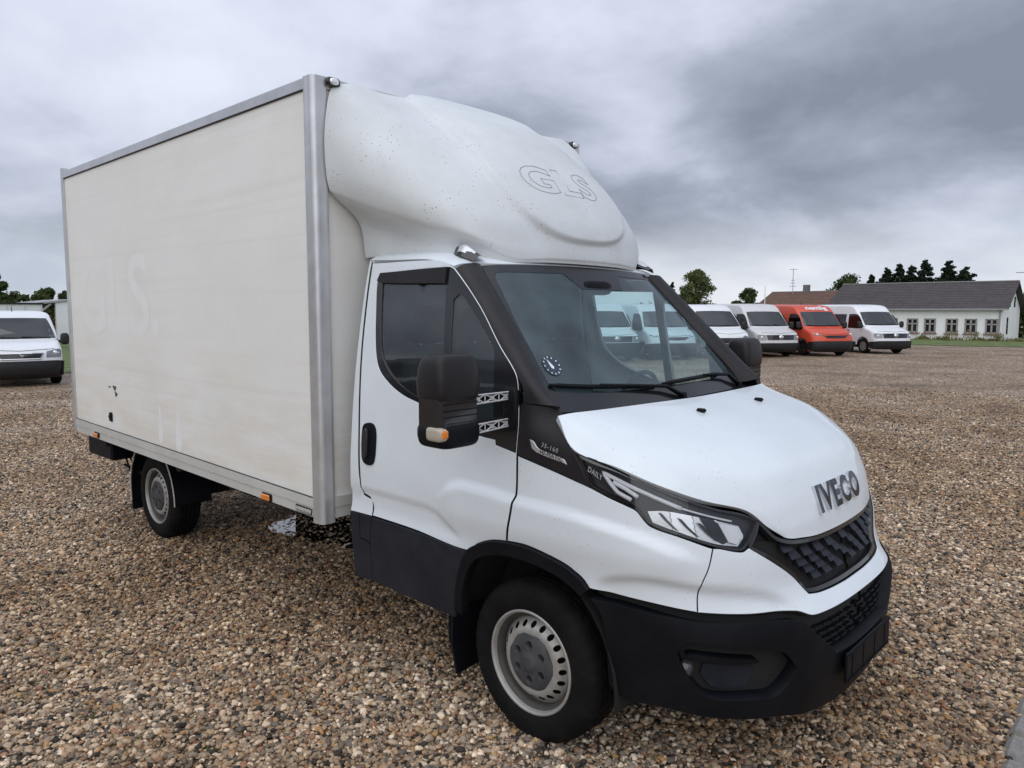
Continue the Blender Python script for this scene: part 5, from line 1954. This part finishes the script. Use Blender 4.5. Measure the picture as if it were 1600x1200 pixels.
HEAD = R(-33.5)
LV = np.array((.55, .835))
CRAFT = [(.80, .22), (.92, .34), (.955, .52), (.945, .66), (.915, .80), (.86, .93), (.74, 1.02), (.42, 1.13), (.16, 1.235), (-.14, 1.52), (-.44, 1.82), (-.72, 2.06), (-1.15, 2.17), (-2.4, 2.19), (-3.7, 2.19), (-4.45, 2.16), (-4.62, 2.0)]
CKC = (2.4, 3.3, 4.75, 7.6, 8.05, 10.1, 12.0)
CDOOR = [(-.12, 1.13), (-.02, 1.20), (-.16, 1.45), (-.36, 1.66), (-.50, 1.73), (-1.02, 1.73), (-1.02, 1.12)]
CSW = [[(-1.20, 1.14), (-1.20, 1.74), (-2.55, 1.74), (-2.55, 1.14)], [(-2.68, 1.14), (-2.68, 1.74), (-4.2, 1.74), (-4.2, 1.14)]]
LOWT = [(.45, .30), (-.45 + .9, .30), (.42, .42), (-2.5, .42), (-2.5, .30)]
GRP = 'vans parked in a row across the yard'
van('passenger_van', 'white passenger van with dark side windows at the right end of the row', 'van', (-8.81, 32.65, 0), HEAD, CRAFT, .96, CKC, CSW, CDOOR, M_VWHITE, None, (0, -3.3), group=GRP,
    lower=[(-.46, .30), (-.46, .50), (-2.8, .50), (-2.8, .30)])
van('passenger_van', 'white van with slatted grille and round emblem left of the red van', 'van', (-11.44, 26.82, 0), HEAD, CRAFT, .96, CKC, CSW[:1], CDOOR, M_VGREY, None, (0, -3.3), group=GRP,
    lower=[(-.46, .30), (-.46, .44), (-2.8, .44), (-2.8, .30)])
DAILY = [(.80, .20), (.93, .32), (.965, .50), (.95, .64), (.925, .76), (.89, .86), (.80, .98), (.48, 1.12), (.16, 1.22), (-.12, 1.50), (-.40, 1.80), (-.62, 1.98), (-1.05, 2.13), (-2.4, 2.17), (-3.7, 2.17), (-4.55, 2.14), (-4.70, 2.0)]
DKC = (3.0, 4.0, 5.2, 7.6, 8.05, 10.2, 12.0)
DDOOR = [(-.16, 1.08), (.02, 1.16), (-.14, 1.45), (-.36, 1.68), (-.50, 1.74), (-1.0, 1.74), (-1.03, 1.30), (-.9, 1.14)]
rv_, rfp = van('delivery_van', 'bright red panel van with white lettering above its windscreen', 'van', (-10.03, 28.94, 0), HEAD, DAILY, .98, DKC, [], DDOOR, M_VRED, None, (0, -3.5), group=GRP, face='smile', cap=M_VBUMP,
               lower=[(-.46, .30), (-.46, .50), (-3.0, .50), (-3.0, .30)])
tv, tf = text_mesh('nemlig', .44, .002, bold=.014)


def on_red(a, b):
    k = 11.05 + b / .36
    p_, q_, e_ = rfp(a / .98 + .08, k), rfp(a / .98 + .09, k), rfp(a / .98 + .08, k + .05)
    nn_ = np.cross(q_ - p_, e_ - p_)
    return p_, nn_ / np.linalg.norm(nn_)


drape('roof_lettering', tv, tf, on_red, M_STICKW, rv_, .012)
BOXER = [(.82, .20), (.93, .30), (.96, .46), (.955, .60), (.94, .74), (.89, .90), (.74, 1.04), (.46, 1.14), (.20, 1.23), (-.12, 1.52), (-.44, 1.82), (-.70, 2.00), (-1.1, 2.12), (-2.4, 2.15), (-3.7, 2.15), (-4.45, 2.12), (-4.6, 2.0)]
van('panel_van', 'white panel van with dark front mask and white framed grille beside the truck mirror', 'van', (-12.49, 24.52, 0), HEAD, BOXER, .98, (2.2, 3.0, 4.6, 7.6, 8.05, 10.2, 12.0), [], CDOOR, M_VWHITE, None, (0, -3.3), group=GRP, face='box')
van('panel_van', 'white panel van with curved dark grille, seen through the right part of the truck windscreen', 'van', (-13.55, 22.2, 0), HEAD, DAILY, .98, DKC, [], DDOOR, M_VWHITE, None, (0, -3.5), group=GRP, face='smile')
van('panel_van', 'white van with big dark grille and emblem, seen through the middle of the truck windscreen', 'van', (-14.6, 19.9, 0), HEAD, CRAFT, .96, (3.2, 3.4, 5.0, 7.6, 8.05, 10.1, 12.0), [], CDOOR, M_VWHITE, None, (0, -3.4), group=GRP)
PART = [(.66, .20), (.80, .30), (.845, .45), (.84, .58), (.82, .70), (.77, .82), (.66, .92), (.34, 1.04), (-.02, 1.13), (-.30, 1.36), (-.58, 1.58), (-.80, 1.70), (-1.1, 1.79), (-1.9, 1.83), (-2.8, 1.81), (-3.25, 1.72), (-3.40, 1.4)]
van('small_van', 'small white van with dark bumper facing the camera at the left edge of the photo', 'van', (-19.55, 1.93, 0), R(-10), PART, .90, (3.3, 3.75, 4.85, 7.6, 8.0, 10.4, 12.0), [], [(-.30, 1.08), (-.45, 1.25), (-.70, 1.52), (-.95, 1.58), (-1.5, 1.58), (-1.5, 1.06)], M_VWHITE, None, (0, -2.73), R0=.315, face='car', planf=.50, planw=.24, arch=.38, sill=.26, tumble=.16, mirror=(-.28, 1.05))

# ================================================================== buildings
M_PLASTER = mat('whitewashed_wall', (.86, .865, .87), .85, var=.04, vscale=1.2, dirt=(.60, .59, .56), dscale=.8, damt=.2, bump=.2, bscale=25)
M_SLATE = mat('dark_roof', (.060, .052, .054), .75, var=.25, vscale=3, dirt=(.11, .095, .09), dscale=1.2, damt=.4)
M_TILE = mat('red_brown_tiles', (.135, .068, .048), .8, var=.35, vscale=2.5, dirt=(.07, .065, .045), dscale=.9, damt=.6)
M_WFRAME = mat('grey_window_frame', (.33, .31, .29), .6, var=.1)
M_PANE = mat('window_pane', (.015, .018, .022), .06, coat=.2)
M_SILL = mat('red_sill', (.28, .15, .11), .8, var=.2)
M_FASCIA = mat('fascia', (.30, .30, .31), .6)


def gable_house(name, label, A, ux, length, depth, eave, ridge, wallm, roofm, over=.35, n_strips=0):
    """A: front right corner on the ground, ux: unit vector along the front to the left; local x = along front, y = back"""
    root = empty(name, (A[0], A[1], 0), math.atan2(ux[1], ux[0]))
    tag(root, label, 'house')
    L_, D_ = length, depth
    w = MB()
    # local frame: x along the front away from the right corner; back is -y (to the right of ux)
    w.add([(0, 0, 0), (L_, 0, 0), (L_, 0, eave), (0, 0, eave)], [(3, 2, 1, 0)])
    w.add([(0, -D_, 0), (L_, -D_, 0), (L_, -D_, eave), (0, -D_, eave)], [(0, 1, 2, 3)])
    for x_ in (0, L_):
        w.add([(x_, 0, 0), (x_, -D_, 0), (x_, -D_, eave), (x_, -D_ / 2, ridge - .12), (x_, 0, eave)], [(0, 1, 2, 3, 4)])
    w.obj('wall', wallm, root)
    sl = (ridge - eave) / (D_ / 2)
    for sgn in (0, 1):
        ys = [over, -D_ / 2] if sgn == 0 else [-D_ - over, -D_ / 2]
        z0, z1 = eave - over * sl + .02, ridge
        r_ = MB()
        t = .10
        a = [(-over, ys[0], z0), (L_ + over, ys[0], z0), (L_ + over, ys[1], z1), (-over, ys[1], z1)]
        b = [(x, y, z + t) for x, y, z in a]
        r_.add(a + b, [(0, 1, 2, 3), (7, 6, 5, 4), (0, 4, 5, 1), (1, 5, 6, 2), (2, 6, 7, 3), (3, 7, 4, 0)])
        ro = r_.obj('roof', roofm, root)
        # courses of slates stand slightly proud
        c = MB()
        for k in range(1, n_strips):
            f_ = k / n_strips
            y_ = ys[0] + (ys[1] - ys[0]) * f_
            z_ = z0 + (z1 - z0) * f_ + t
            c.box((L_ / 2, y_, z_ + .006), (L_ + 2 * over - .02, .03, .02))
        if n_strips:
            c.obj('slate_courses', roofm, ro)['kind'] = 'stuff'
        MB().box((L_ / 2, ys[0] + (.03 if sgn == 0 else -.03), z0 + .05), (L_ + 2 * over, .06, .10)).obj('gutter', M_FASCIA, ro)
    MB().box((L_ / 2, -D_ / 2, ridge + .12), (L_ + 2 * over, .16, .06)).obj('ridge_cap', M_FASCIA, root)
    return root


def house_window(root, x, z0, z1, w, cross=True):
    fr = MB()
    zc_, h_ = (z0 + z1) / 2, z1 - z0
    for dx in (-w / 2, w / 2):
        fr.box((x + dx, .02, zc_), (.09, .08, h_))
    for zz in (z0 + .04, z1 - .04, z0 + h_ * .62):
        fr.box((x, .022, zz), (w + .085, .076, .085))
    fr.box((x, .024, zc_), (.10, .072, h_ - .02))
    fo = fr.obj('window', M_WFRAME, root)
    for dx in (-w / 4, w / 4):
        MB().box((x + dx, .010, zc_), (w / 2 - .02, .02, h_ - .05)).obj('pane', M_PANE, fo)
    MB().box((x, .06, z0 - .05), (w + .25, .16, .07)).obj('sill', M_SILL, fo)


A = np.array((-7.85, 53.4))
ux = np.array((-1, -.03))
ux = ux / np.linalg.norm(ux)
hs = gable_house('white_house', 'long white house with dark slate roof and small windows behind the parked vans', A, ux, 10.7, 7.2, 2.12, 3.85, M_PLASTER, M_SLATE, n_strips=16)
for px_ in (.55, 1.72, 2.82, 4.12, 5.2, 6.5, 7.8, 9.2):
    house_window(hs, px_, .46, 1.42, .62)
MB().tube([(.12, .07, 0), (.12, .07, 2.05)], .04, 8).obj('downpipe', M_FASCIA, hs)
g = MB()
for (yy, z0, z1) in ((-2.0, .4, 1.5), (-2.6, 2.2, 2.9), (-4.6, 2.2, 2.9)):
    g.box((-.012, yy, (z0 + z1) / 2), (.03, .5, z1 - z0))
g.obj('gable_windows', M_PANE, hs)
rh = gable_house('red_roof_house', 'house with red brown tiled roof and chimney behind the white vans', (-24.9, 72.0), np.array((-1, .05)) / np.linalg.norm((-1, .05)), 8.4, 8.0, 2.2, 3.9, M_PLASTER, M_TILE, n_strips=12)
chim = MB().box((4.9, -4.0, 4.25), (.55, .55, .9)).obj('chimney', mat('chimney_render', (.16, .16, .155), .9, var=.2), rh)
# aerial mast beside the chimney
an = tag(empty('antenna_mast', (-30.9, 75.8, 0)), 'thin television aerial mast standing above the red brown roof', 'antenna')
MB().tube([(0, 0, 0), (0, 0, 6.4)], .035, 6).obj('pole', M_FASCIA, an)
for z_, w_ in ((6.35, .9), (4.9, .5), (4.55, .7), (5.2, .4)):
    MB().tube([(-w_ / 2, 0, z_), (w_ / 2, 0, z_)], .025, 5).obj('element', M_FASCIA, an)
fp_ = tag(empty('flag_pole', (-27.9, 62.5, 0)), 'slim white pole rising in front of the red brown roof', 'pole')
MB().tube([(0, 0, 0), (0, 0, 4.1)], [.06, .035], 8).obj('shaft', M_VWHITE, fp_)
MB().add(*rbox((0, 0, 4.14), (.12, .12, .10), 2, 10, 8)).obj('finial', M_VWHITE, fp_)
um = tag(empty('utility_pole', (-8.55, 66.0, 0)), 'grey utility pole behind the right gable of the white house', 'pole')
MB().tube([(0, 0, 0), (0, 0, 5.2)], [.08, .05], 8).obj('shaft', M_FASCIA, um)
MB().tube([(-.8, 0, 4.9), (.8, 0, 4.9)], .03, 5).obj('crossbar', M_FASCIA, um)
# left: shed with pitched canopy roof, white gable wall, trailer box
sh = tag(empty('open_shed', (-46, 8.3, 0)), 'low open shed with pale sloping roof behind the small white van', 'shed')
MB().prism([(0, 2.05), (2.9, 2.40), (2.9, 2.50), (0, 2.15)], (0, 0, 0), (0, 1, 0), (0, 0, 1), (-6, 0, 0)).obj('roof', M_FASCIA, sh)
MB().box((-.2, 2.45, 1.2), (.25, 1.0, 2.4)).obj('wall', M_PLASTER, sh)
MB().tube([(-.1, .95, 1.55), (-.1, 1.7, 2.2)], .07, 6).obj('brace', M_FASCIA, sh)
MB().box((-5, .9, 1.0), (.2, 3.2, 2.0)).obj('back_wall', M_CLAD, sh)
tr = tag(empty('trailer', (-38, 5.3, 0)), 'white box trailer with dark top edge behind the small white van', 'trailer')
MB().box((-2.0, .2, 1.35), (5.0, 3.6, 1.55)).obj('body', M_VWHITE, tr)
MB().box((-2.0, .2, 2.15), (5.1, 3.7, .08)).obj('top_edge', M_SEAL_GAPSHADE, tr)
for yy in (-1.5, -.8, -.1, .6, 1.3, 1.95):
    MB().box((.515, yy, 1.45), (.03, .05, 1.3)).obj('rib', M_VGREY, tr)
for yy in (-1.2, 1.5):
    simple_wheel(tr, -2.0, yy, -1 if yy < 0 else 1, .35, .2, M_STEEL)
# long dark hall on the other side of the yard: it is what the door glass mirrors
hall = tag(empty('long_hall', (-14, -27, 0)), 'long dark hall mirrored in the side window of the truck door', 'hall')
M_HALL = mat('hall_cladding', (.07, .08, .09), .7, var=.15)
MB().box((0, -6, 2.6), (44, 12, 5.2)).obj('wall', M_HALL, hall)
MB().prism([(-6.6, 5.2), (6.6, 5.2), (6.6, 5.5), (0, 7.6), (-6.6, 5.5)], (-22.5, -6, 0), (0, 1, 0), (0, 0, 1), (45, 0, 0)).obj('roof', M_SLATE, hall)
MB().box((0, .12, 3.9), (43.8, .1, .35)).obj('light_band', M_PLASTER, hall)
for k in range(9):
    MB().box((-19 + k * 4.8, .08, 1.7), (3.0, .1, 3.2)).obj('gate', M_CLAD, hall)

# ================================================================== lawns, hedges, trees
def lawn_mat():
    m = bpy.data.materials.new('lawn')
    m.use_nodes = True
    N, L = m.node_tree.nodes, m.node_tree.links
    b = N['Principled BSDF']
    b.inputs['Roughness'].default_value = .9
    geo = N.new('ShaderNodeNewGeometry')
    n1 = N.new('ShaderNodeTexNoise')
    n1.inputs['Scale'].default_value = 1.3
    n1.inputs['Detail'].default_value = 8
    L.new(geo.outputs['Position'], n1.inputs['Vector'])
    r_ = N.new('ShaderNodeValToRGB')
    e = r_.color_ramp.elements
    e[0].position, e[0].color = .35, (.045, .085, .014, 1)
    e[1].position, e[1].color = .65, (.14, .165, .045, 1)
    L.new(n1.outputs['Fac'], r_.inputs[0])
    L.new(r_.outputs[0], b.inputs['Base Color'])
    return m


M_LAWN = lawn_mat()
tag(MB().add([(-4, 43.9, .02), (-10.6, 42.6, .02), (-30, 42.0, .02), (-60, 48, .02), (-60, 90, .02), (30, 110, .02), (30, 46, .02)], [tuple(range(7))[::-1]]).obj('lawn', M_LAWN), kind='structure')
tag(MB().add([(-22.3, 3.0, .02), (-23.5, 9.0, .02), (-30, 14, .02), (-80, 30, .02), (-80, -30, .02), (-24.5, -12, .02)], [tuple(range(6))]).obj('lawn', M_LAWN), kind='structure')


def leaf_mat(name, a, b_):
    m = bpy.data.materials.new(name)
    m.use_nodes = True
    N, L = m.node_tree.nodes, m.node_tree.links
    p_ = N['Principled BSDF']
    p_.inputs['Roughness'].default_value = .6
    p_.inputs['Specular IOR Level'].default_value = .25
    at_ = N.new('ShaderNodeAttribute')
    at_.attribute_name = 'shade'
    mx = N.new('ShaderNodeMix')
    mx.data_type = 'RGBA'
    mx.inputs[6].default_value = (*a, 1)
    mx.inputs[7].default_value = (*b_, 1)
    L.new(at_.outputs['Fac'], mx.inputs[0])
    L.new(mx.outputs[2], p_.inputs['Base Color'])
    tl = N.new('ShaderNodeBsdfTranslucent')
    L.new(mx.outputs[2], tl.inputs[0])
    ms = N.new('ShaderNodeMixShader')
    ms.inputs[0].default_value = .25
    L.new(p_.outputs[0], ms.inputs[1])
    L.new(tl.outputs[0], ms.inputs[2])
    L.new(ms.outputs[0], N['Material Output'].inputs[0])
    return m


M_LEAF = leaf_mat('leaves_green', (.030, .050, .014), (.085, .115, .032))
M_LEAFP = leaf_mat('leaves_pale', (.065, .085, .030), (.15, .17, .065))
M_NEEDLE = leaf_mat('needles_dark', (.010, .020, .011), (.030, .048, .024))
M_BARK = mat('bark', (.085, .070, .055), .9, var=.3, vscale=8)
M_DRY = leaf_mat('dry_grass', (.12, .12, .04), (.26, .22, .10))


def leaves(name, C, size, material, parent, stretch=(1, 1, 1), kind=None):
    """C: leaf centres (n,3)"""
    n = len(C)
    d1 = rng.normal(size=(n, 3))
    d1 /= np.linalg.norm(d1, axis=1, keepdims=True)
    d2 = rng.normal(size=(n, 3))
    d2 -= d1 * (d1 * d2).sum(1, keepdims=True)
    d2 /= np.linalg.norm(d2, axis=1, keepdims=True)
    s = size * rng.uniform(.6, 1.4, (n, 1))
    st_ = np.array(stretch)
    V = np.stack([C - d1 * s * st_, C + d2 * s * .6 * st_, C + d1 * s * st_, C - d2 * s * .6 * st_], 1).reshape(-1, 3)
    me = bpy.data.meshes.new(name)
    me.vertices.add(4 * n)
    me.vertices.foreach_set('co', V.ravel())
    me.loops.add(4 * n)
    me.loops.foreach_set('vertex_index', np.arange(4 * n))
    me.polygons.add(n)
    me.polygons.foreach_set('loop_start', np.arange(n) * 4)
    me.polygons.foreach_set('loop_total', np.full(n, 4))
    me.materials.append(material)
    me.update(calc_edges=True)
    a_ = me.attributes.new('shade', 'FLOAT', 'FACE')
    a_.data.foreach_set('value', rng.uniform(0, 1, n))
    o = bpy.data.objects.new(name, me)
    COL.objects.link(o)
    o.parent = parent
    if kind:
        o['kind'] = kind
    return o


def broadleaf(name, label, loc, h, rx, n, size, material=None, base=.25, clumps=26, group=None):
    root = tag(empty(name, loc), label, 'tree', group)
    t_ = MB().tube([(0, 0, 0), (.05 * h * .2, 0, h * .3), (-.03 * h * .2, .02 * h, h * .6), (0, 0, h * .92)], [h * .022, h * .017, h * .011, h * .003], 8)
    cc = []
    for k in range(clumps):
        a, v = random.uniform(0, 2 * PI), random.random()
        z_ = h * (base + (1 - base) * v)
        env = rx * (math.sin(PI * min(1, .12 + .88 * v) ** .8)) ** .7
        r_ = env * math.sqrt(random.random()) * .9
        c_ = (r_ * math.cos(a), r_ * math.sin(a), min(z_, h * .95))
        cc.append((c_, random.uniform(.16, .34) * rx))
        t_.tube([(0, 0, c_[2] * .75), (c_[0] * .5, c_[1] * .5, c_[2] * .88), c_], [h * .008, h * .005, h * .002], 5)
    t_.obj('trunk', M_BARK, root)
    P = []
    per = n // clumps
    for c_, r_ in cc:
        q = rng.normal(size=(per, 3))
        q = q / np.linalg.norm(q, axis=1, keepdims=True) * (rng.uniform(0, 1, (per, 1)) ** .45) * r_ * np.array((1.15, 1.15, .85))
        P.append(q + np.array(c_))
    leaves('crown', np.concatenate(P), size, material or M_LEAF, root)
    return root


def conifer(name, label, loc, h, rx, n, group=None):
    root = tag(empty(name, loc), label, 'tree', group)
    t_ = MB().tube([(0, 0, 0), (0, 0, h * .5), (0, 0, h)], [h * .02, h * .012, h * .002], 7)
    P = []
    tiers = 24
    for k in range(tiers):
        z_ = h * (.12 + .86 * k / tiers)
        rr_ = rx * (1 - k / tiers) ** 1.05 * random.uniform(.8, 1.15) + .05 * rx
        for j in range(6):
            a = 2 * PI * (j + random.random() * .9) / 6 + k
            L_ = rr_ * random.uniform(.55, 1.2)
            end = np.array((L_ * math.cos(a), L_ * math.sin(a), z_ - .12 * L_ + random.uniform(-.25, .25)))
            t_.tube([(0, 0, z_ + .1), tuple(end)], [.03, .008], 4)
            m_ = max(4, n // (tiers * 6))
            s_ = rng.uniform(.1, 1, (m_, 1)) ** .7
            q = s_ * (end - np.array((0, 0, z_))) + np.array((0, 0, z_)) + rng.normal(size=(m_, 3)) * np.array((.10, .10, .09)) * (rr_ * .75 + .12)
            P.append(q)
    t_.obj('trunk', M_BARK, root)
    leaves('crown', np.concatenate(P), .115 * max(1, h / 7), M_NEEDLE, root)
    return root


broadleaf('birch_tree', 'tall loose pale green birch behind the left white vans', (-41.8, 75, 0), 6.6, 2.6, 9000, .13, M_LEAFP, .15, 60)
for i, (x_, h_) in enumerate(((-48.1, 5.6), (-46.6, 5.0), (-45.6, 5.2), (-44.7, 4.7))):
    conifer('spruce_tree', ('dark slim spruce farthest left, beside the windscreen edge', 'second dark spruce from the left beside the birch', 'third dark spruce from the left beside the birch', 'low dark spruce close to the left of the birch')[i], (x_, 80, 0), h_, 1.5, 4000, 'spruces left of the birch')
broadleaf('garden_tree', 'rounded green tree left of the red brown roof', (-36.0, 76, 0), 4.3, 2.0, 5600, .12, M_LEAF, .1, 34)
broadleaf('garden_tree', 'low green bush between birch and red brown roof', (-38.0, 77, 0), 3.0, 1.5, 2400, .12, M_LEAFP, .05, 16)
broadleaf('garden_tree', 'green tree between the red brown roof and the dark roof', (-26.2, 79, 0), 5.5, 2.8, 9000, .13, M_LEAF, .1, 48)
broadleaf('garden_tree', 'green tree showing just over the red brown ridge', (-30.0, 84, 0), 4.3, 2.0, 2600, .13, M_LEAF, .1, 18)
for i, (x_, h_, r_) in enumerate(((-25.9, 6.1, 2.6), (-24.3, 6.8, 3.1), (-23.1, 7.2, 3.3), (-21.9, 7.0, 3.2), (-20.6, 7.5, 3.4), (-18.4, 7.3, 3.7), (-16.9, 6.6, 4.0))):
    conifer('fir_tree', ('leftmost dark fir above the ridge of the white house', 'second dark fir from the left above the dark roof', 'third dark fir from the left above the dark roof', 'fourth dark fir from the left above the dark roof',
                         'tallest dark fir in the middle above the dark roof', 'broad dark fir second from the right above the dark roof', 'rightmost broad dark fir above the dark roof')[i], (x_, 85, 0), h_, r_, 11000, 'firs behind the white house')
hg = tag(empty('hedge', (-4.6, 62.5, 0)), 'tall dense green hedge at the right edge beyond the white house', 'hedge')
C_ = rng.uniform(-1, 1, (9000, 3)) * np.array((4.6, 1.2, 1.55)) + np.array((0, 0, 1.55))
C_[:, 2] += .35 * np.sin(C_[:, 0] * 1.7) * (C_[:, 2] / 3)
leaves('foliage', C_, .13, M_LEAF, hg)
MB().tube([(-2, 0, 0), (-2, 0, 2.6)], .06, 6).tube([(1.5, 0, 0), (1.5, 0, 2.6)], .06, 6).obj('stems', M_BARK, hg)
# tall grass and weeds along the house wall
P = []
for k in range(60):
    t = random.uniform(-1.5, 9)
    q = A + ux * t + np.array((.1, -.6 - random.random() * .8))
    m_ = 40
    hh = random.uniform(.08, .30) if random.random() < .75 else random.uniform(.4, .75)
    P.append(np.stack([q[0] + rng.normal(size=m_) * .16, q[1] + rng.normal(size=m_) * .16, rng.uniform(0, hh, m_)], 1))
gr_ = tag(empty('tall_grass', (0, 0, 0)), 'rough dry grass and weeds along the foot of the white house', 'grass', kind='stuff')
leaves('blades', np.concatenate(P), .10, M_DRY, gr_, (.35, .35, 1.3), 'stuff')
# left background greenery
broadleaf('garden_tree', 'feathery dark green tree at the left edge above the small van', (-60, 10.2, 0), 4.6, 1.9, 5200, .16, M_LEAF, .1, 26)
for i, (x_, y_, h_) in enumerate(((-82, 17.0, 3.4), (-80, 19.2, 3.7), (-84, 22.0, 3.5))):
    broadleaf('garden_tree', ('left dark tree above the shed roof', 'middle dark tree above the shed roof', 'right dark tree above the shed roof')[i], (x_, y_, 0), h_, 2.2, 3600, .18, M_LEAF, .05, 20, 'trees behind the shed')
bh = tag(empty('brown_hedge', (-47, 9.6, 0)), 'brownish hedge under the shed roof at the left', 'hedge')
C_ = rng.uniform(-1, 1, (4000, 3)) * np.array((.7, 1.0, .95)) + np.array((0, 0, .95))
leaves('foliage', C_, .12, M_DRY, bh)
MB().tube([(0, 0, 0), (0, 0, 1.5)], .05, 6).obj('stems', M_BARK, bh)
# far wood on the horizon
P = []
for k in range(240):
    a = yaw + R(-48) + R(96) * k / 240 + random.uniform(-.004, .004)
    d_ = random.uniform(230, 300)
    hh = random.uniform(2.6, 4.4)
    m_ = 70
    P.append(np.stack([d_ * math.cos(a) + rng.normal(size=m_) * 3.5, d_ * math.sin(a) + rng.normal(size=m_) * 3.5, rng.uniform(0, 1, m_) ** 1.2 * hh], 1))
fw = tag(empty('far_wood', (0, 0, 0)), 'low distant line of trees on the horizon', 'wood', kind='stuff')
leaves('foliage', np.concatenate(P), .9, M_LEAF, fw, (1, 1, 1), 'stuff')
